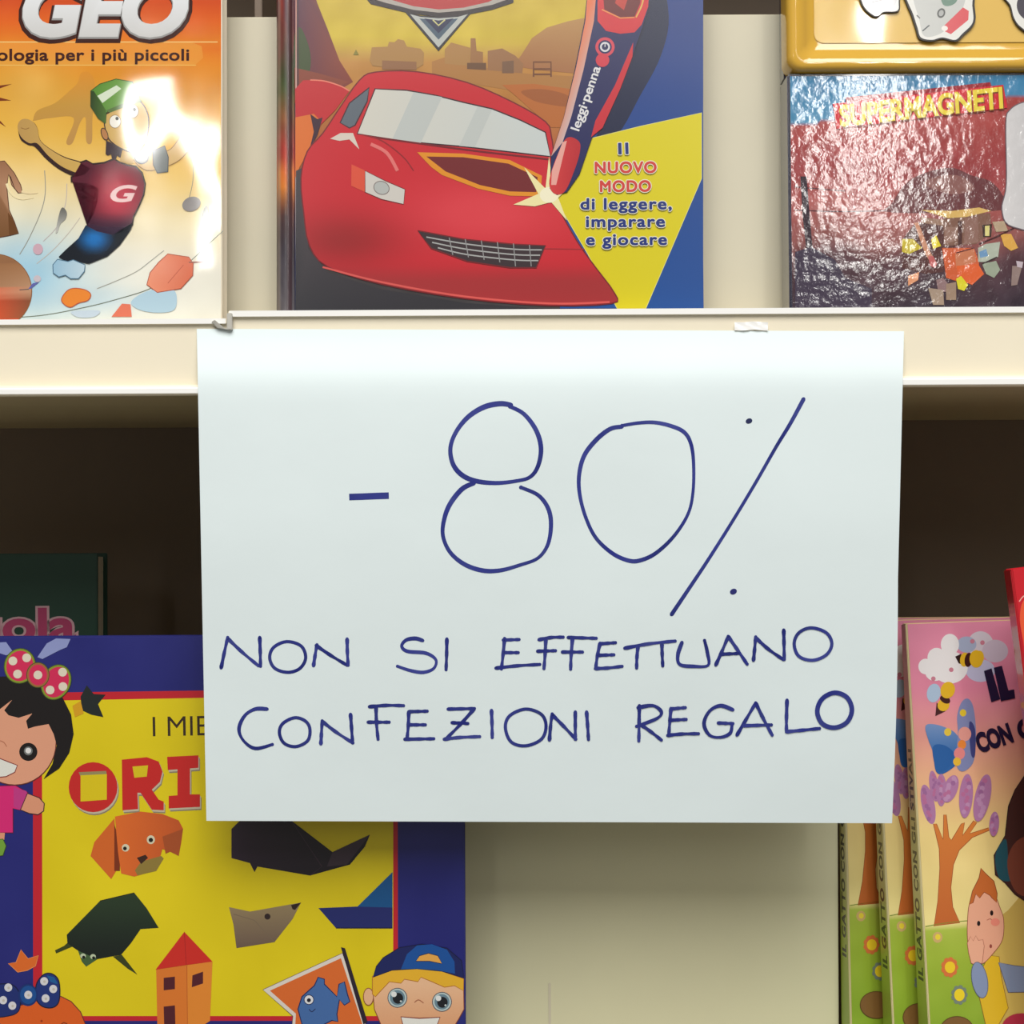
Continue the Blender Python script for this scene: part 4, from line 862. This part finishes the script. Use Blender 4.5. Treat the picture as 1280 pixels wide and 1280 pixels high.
a.poly([(130, 1030), (160, 1008), (250, 1028), (330, 1085), (338, 1230), (250, 1310), (196, 1300), (176, 1180), (150, 1110)], BW, smooth=True); a.poly([(176, 1150), (250, 1140), (310, 1200), (260, 1290), (200, 1290)], (36, 96, 166), smooth=True)
a.poly([(330, 1060), (326, 960), (352, 876), (392, 852), (424, 900), (440, 1020), (440, 1140), (422, 1250), (360, 1300), (320, 1250)], (130, 140, 186), smooth=True); a.poly([(400, 1000), (436, 1040), (436, 1200), (410, 1190)], (60, 70, 130), smooth=True)
for cx, cy, r_, c in ((362, 940, 20, (230, 200, 50)), (268, 1058, 22, (230, 200, 70)), (372, 1070, 40, (232, 160, 150)), (355, 1135, 26, (236, 140, 60)), (340, 1190, 34, (234, 140, 140)), (325, 1240, 24, (236, 190, 60))): a.disc(cx, cy, r_, r_ * 1.1, c)
a.done()
a = Art('cover_lettering', mp, fc, M_SATIN, 1.0, layer=60).t(1, 0, 0)
NV = (24, 24, 58)
a.t(*C7).poly([(490, 682), (536, 666), (590, 855), (535, 874)], NV).poly([(550, 662), (600, 650), (640, 802), (675, 795), (682, 850), (594, 868)], NV).t(1, 0, 0); a.text('GATTO', (1277, 870), (1372, 852), 40, NV, off=.06, up=(-7, -40))
a.text('CON', (1225, 940), (1266, 926), 22, NV, off=.055); a.text('GLI', (1276, 924), (1310, 914), 22, NV, off=.055); a.text('STIVALI', (1320, 910), (1395, 890), 22, NV, off=.055)
a.done('lettering IL GATTO CON GLI STIVALI')
a = Art('cover_picture_tree', mp, fc, M_SATIN, 1.0, layer=4).t(*CG)
a.poly([(412, 978), (424, 900), (430, 800), (428, 740), (410, 664), (420, 664), (440, 712), (442, 636), (450, 636), (458, 705), (466, 714), (496, 664), (506, 660), (500, 700), (534, 654), (544, 660), (522, 694), (580, 676), (582, 684), (530, 706), (490, 745), (472, 790), (464, 860), (470, 920), (492, 968)], lambda x, y: mixc((216, 128, 56), (196, 104, 46), (y - 1030) / 120), stroke=(160, 84, 40), w=.8)
for cx, cy, rx, ry, r_ in ((394, 604, 20, 62, -12), (412, 548, 14, 48, -8), (434, 560, 16, 50, 0), (462, 556, 22, 44, 20), (510, 578, 21, 68, 4), (560, 584, 24, 74, 12), (596, 664, 15, 38, 4)):
    a.disc(cx, cy, rx, ry, (178, 124, 170), rot=r_)
    for k in range(10):
        t = (k + .5) / 10 * 2 - 1; a.disc(cx + random.uniform(-.5, .5) * rx - math.sin(math.radians(r_)) * t * ry * .8, cy + t * ry * .8, rx * .34, rx * .36, random.choice([(160, 106, 156), (192, 146, 186), (186, 112, 156)]), n=8)
a.done()
a = Art('cover_picture_child_and_meadow', mp, fc, M_SATIN, 1.0, layer=4).t(*CG)
a.line([(386, 980), (440, 970), (515, 962)], 1.2, (130, 150, 60), smooth=True)
a.disc(423, 1013, 15, 17, (206, 176, 110)); a.disc(424, 1012, 8, 9, (236, 214, 60))
for k in range(9):
    t = k * math.pi * 2 / 9; a.disc(460 + 18 * math.cos(t), 1105 + 22 * math.sin(t), 9, 10, (216, 118, 60), n=10); a.disc(490 + 18 * math.cos(t), 1190 + 22 * math.sin(t), 8, 9, (120, 136, 120), n=10)
a.disc(461, 1105, 16, 18, (240, 206, 40)); a.disc(490, 1190, 16, 19, (240, 214, 40))
a.poly([(545, 1170), (560, 1110), (580, 1068), (612, 1072), (618, 1130), (640, 1230), (600, 1300), (575, 1300)], (226, 186, 40), stroke=(150, 110, 40), w=.8)
a.poly([(610, 1090), (660, 1100), (760, 1110), (760, 1180), (640, 1182)], (128, 142, 168), stroke=(90, 90, 110), w=.8)
a.poly([(516, 1030), (515, 960), (524, 900), (560, 862), (596, 880), (614, 920), (626, 960), (622, 1020), (592, 1064), (560, 1094), (532, 1082)], (234, 172, 142), smooth=True, stroke=(150, 90, 60), w=.8)
a.poly([(520, 912), (530, 870), (550, 830), (556, 800), (572, 818), (596, 840), (606, 878), (604, 906), (590, 892), (584, 884), (566, 874), (552, 892), (540, 880), (532, 906)], (196, 106, 48), stroke=(130, 60, 30), w=.8)
a.disc(549, 970, 5, 8, (30, 20, 20)); a.disc(589, 938, 5, 8, (30, 20, 20)); a.line([(574, 960), (586, 956), (590, 966)], 1, (190, 110, 90), smooth=True); a.disc(600, 966, 14, 12, (232, 140, 120)); a.disc(586, 1040, 4, 6, (150, 70, 60))
a.poly([(518, 1060), (514, 1030), (524, 1010), (532, 1024), (540, 1008), (548, 1022), (562, 1020), (566, 1040), (560, 1090), (545, 1100), (526, 1092)], (236, 176, 146), stroke=(170, 100, 80), w=.7)
a.disc(552, 1144, 24, 56, (136, 152, 186), rot=-10, stroke=(90, 96, 120), w=.8)
a.disc(482, 1300, 52, 44, (128, 92, 48), stroke=(90, 60, 30), w=1); a.disc(680, 1290, 60, 44, (176, 50, 70))
cat = [(640, 610), (660, 560), (700, 500), (860, 480), (860, 940), (720, 920), (660, 880), (630, 845), (600, 820), (596, 760), (630, 700)]
a.poly(cat, (66, 42, 38), stroke=(40, 26, 30), w=1); a.poly([(600, 760), (632, 710), (640, 780), (650, 836), (612, 830)], (30, 84, 96), smooth=True); a.poly([(640, 760), (700, 700), (860, 720), (860, 900), (700, 890), (650, 850)], (120, 66, 50), smooth=True)
a.done()
# spine: pastel ground and lettering running upward
def depth(z): return T0 + (T1 - T0) * z / H
def sm(u, z, h=0): return (-.0006 - h, .0003 + u * (depth(z) - .0006), z)
a = Art('spine_print', sm, sp, M_SPN, 1.0)
nz = 60; pts = [(i, .0006 + (H - .0012) * j / nz) for j in range(nz + 1) for i in (0, 1)]
def zpy(z):
    P = MT @ Vector((0, 0, z)); d = P - CAM; return 640 - d.dot(UP) * F / d.y
a.emit(pts, [(2 * j, 2 * j + 1, 2 * j + 3, 2 * j + 2) for j in range(nz)], lambda u, z: ramp([(780, (196, 134, 140)), (930, (200, 150, 130)), (1000, (196, 176, 124)), (1060, (196, 190, 130)), (1110, (206, 204, 150)), (1150, (190, 196, 110)), (1230, (160, 184, 60)), (1290, (140, 170, 50))], zpy(z)))
zA, zB = mp(1158, 1228)[2], mp(1143, 938)[2]
gl, gf = glyphs('IL GATTO CON GLI STIVALI', .045, 0, 1.12)
a.emit([(.26 + .5 * y, zA + x * (zB - zA)) for x, y in gl], gf, (34, 30, 34))
a.done('lettering IL GATTO CON GLI STIVALI')
def copy_tree(o_, par=None):
    c = o_.copy(); COL.objects.link(c)
    if par: c.parent = par; c.matrix_parent_inverse = o_.matrix_parent_inverse.copy()
    for ch in list(o_.children): copy_tree(ch, c)
    return c
for px, Yb, rl, ln, lab in ((1117, .0648, -.9, 5.0, LAB[1]), (1064, .0840, .35, 4.6, LAB[2])):
    c = copy_tree(gt); c.matrix_world = gatto_frame(px, Yb, rl, ln); c['label'] = lab

# ---------------------------------------------------------------- 7. red book leaning at the right edge
ry = .018
Pt = atY(1265, 712, ry); roll = -6.6
R = frame(Vector((0, 0, 0)), 0, 1.0, roll)
Vz = R.to_3x3() @ Vector((0, 0, 1)); Hh = (Pt.z - LOWTOP) / Vz.z
org = Vector((Pt.x, Pt.y, Pt.z)) - Vz * Hh
MR = frame(org, 0, 1.0, roll)
rb, fc, sp = book('red_book', MR, .15, Hh, .010, 'glossy red book leaning into view at the right edge', solid('red_cover', (206, 30, 44), .25, .6), solid('red_spine', (190, 28, 40), .25, .6))
mp = front_map(MR)
a = Art('cover_picture', mp, fc, M_SATIN, 1.0).t(1, 0, 0)
a.poly([(1279, 800), (1275, 770), (1282, 748), (1310, 740), (1340, 790), (1330, 860), (1290, 850)], (232, 90, 50), smooth=True); a.line([(1274, 752), (1280, 745), (1290, 744)], 1.4, (240, 170, 160), smooth=True)
a.done()
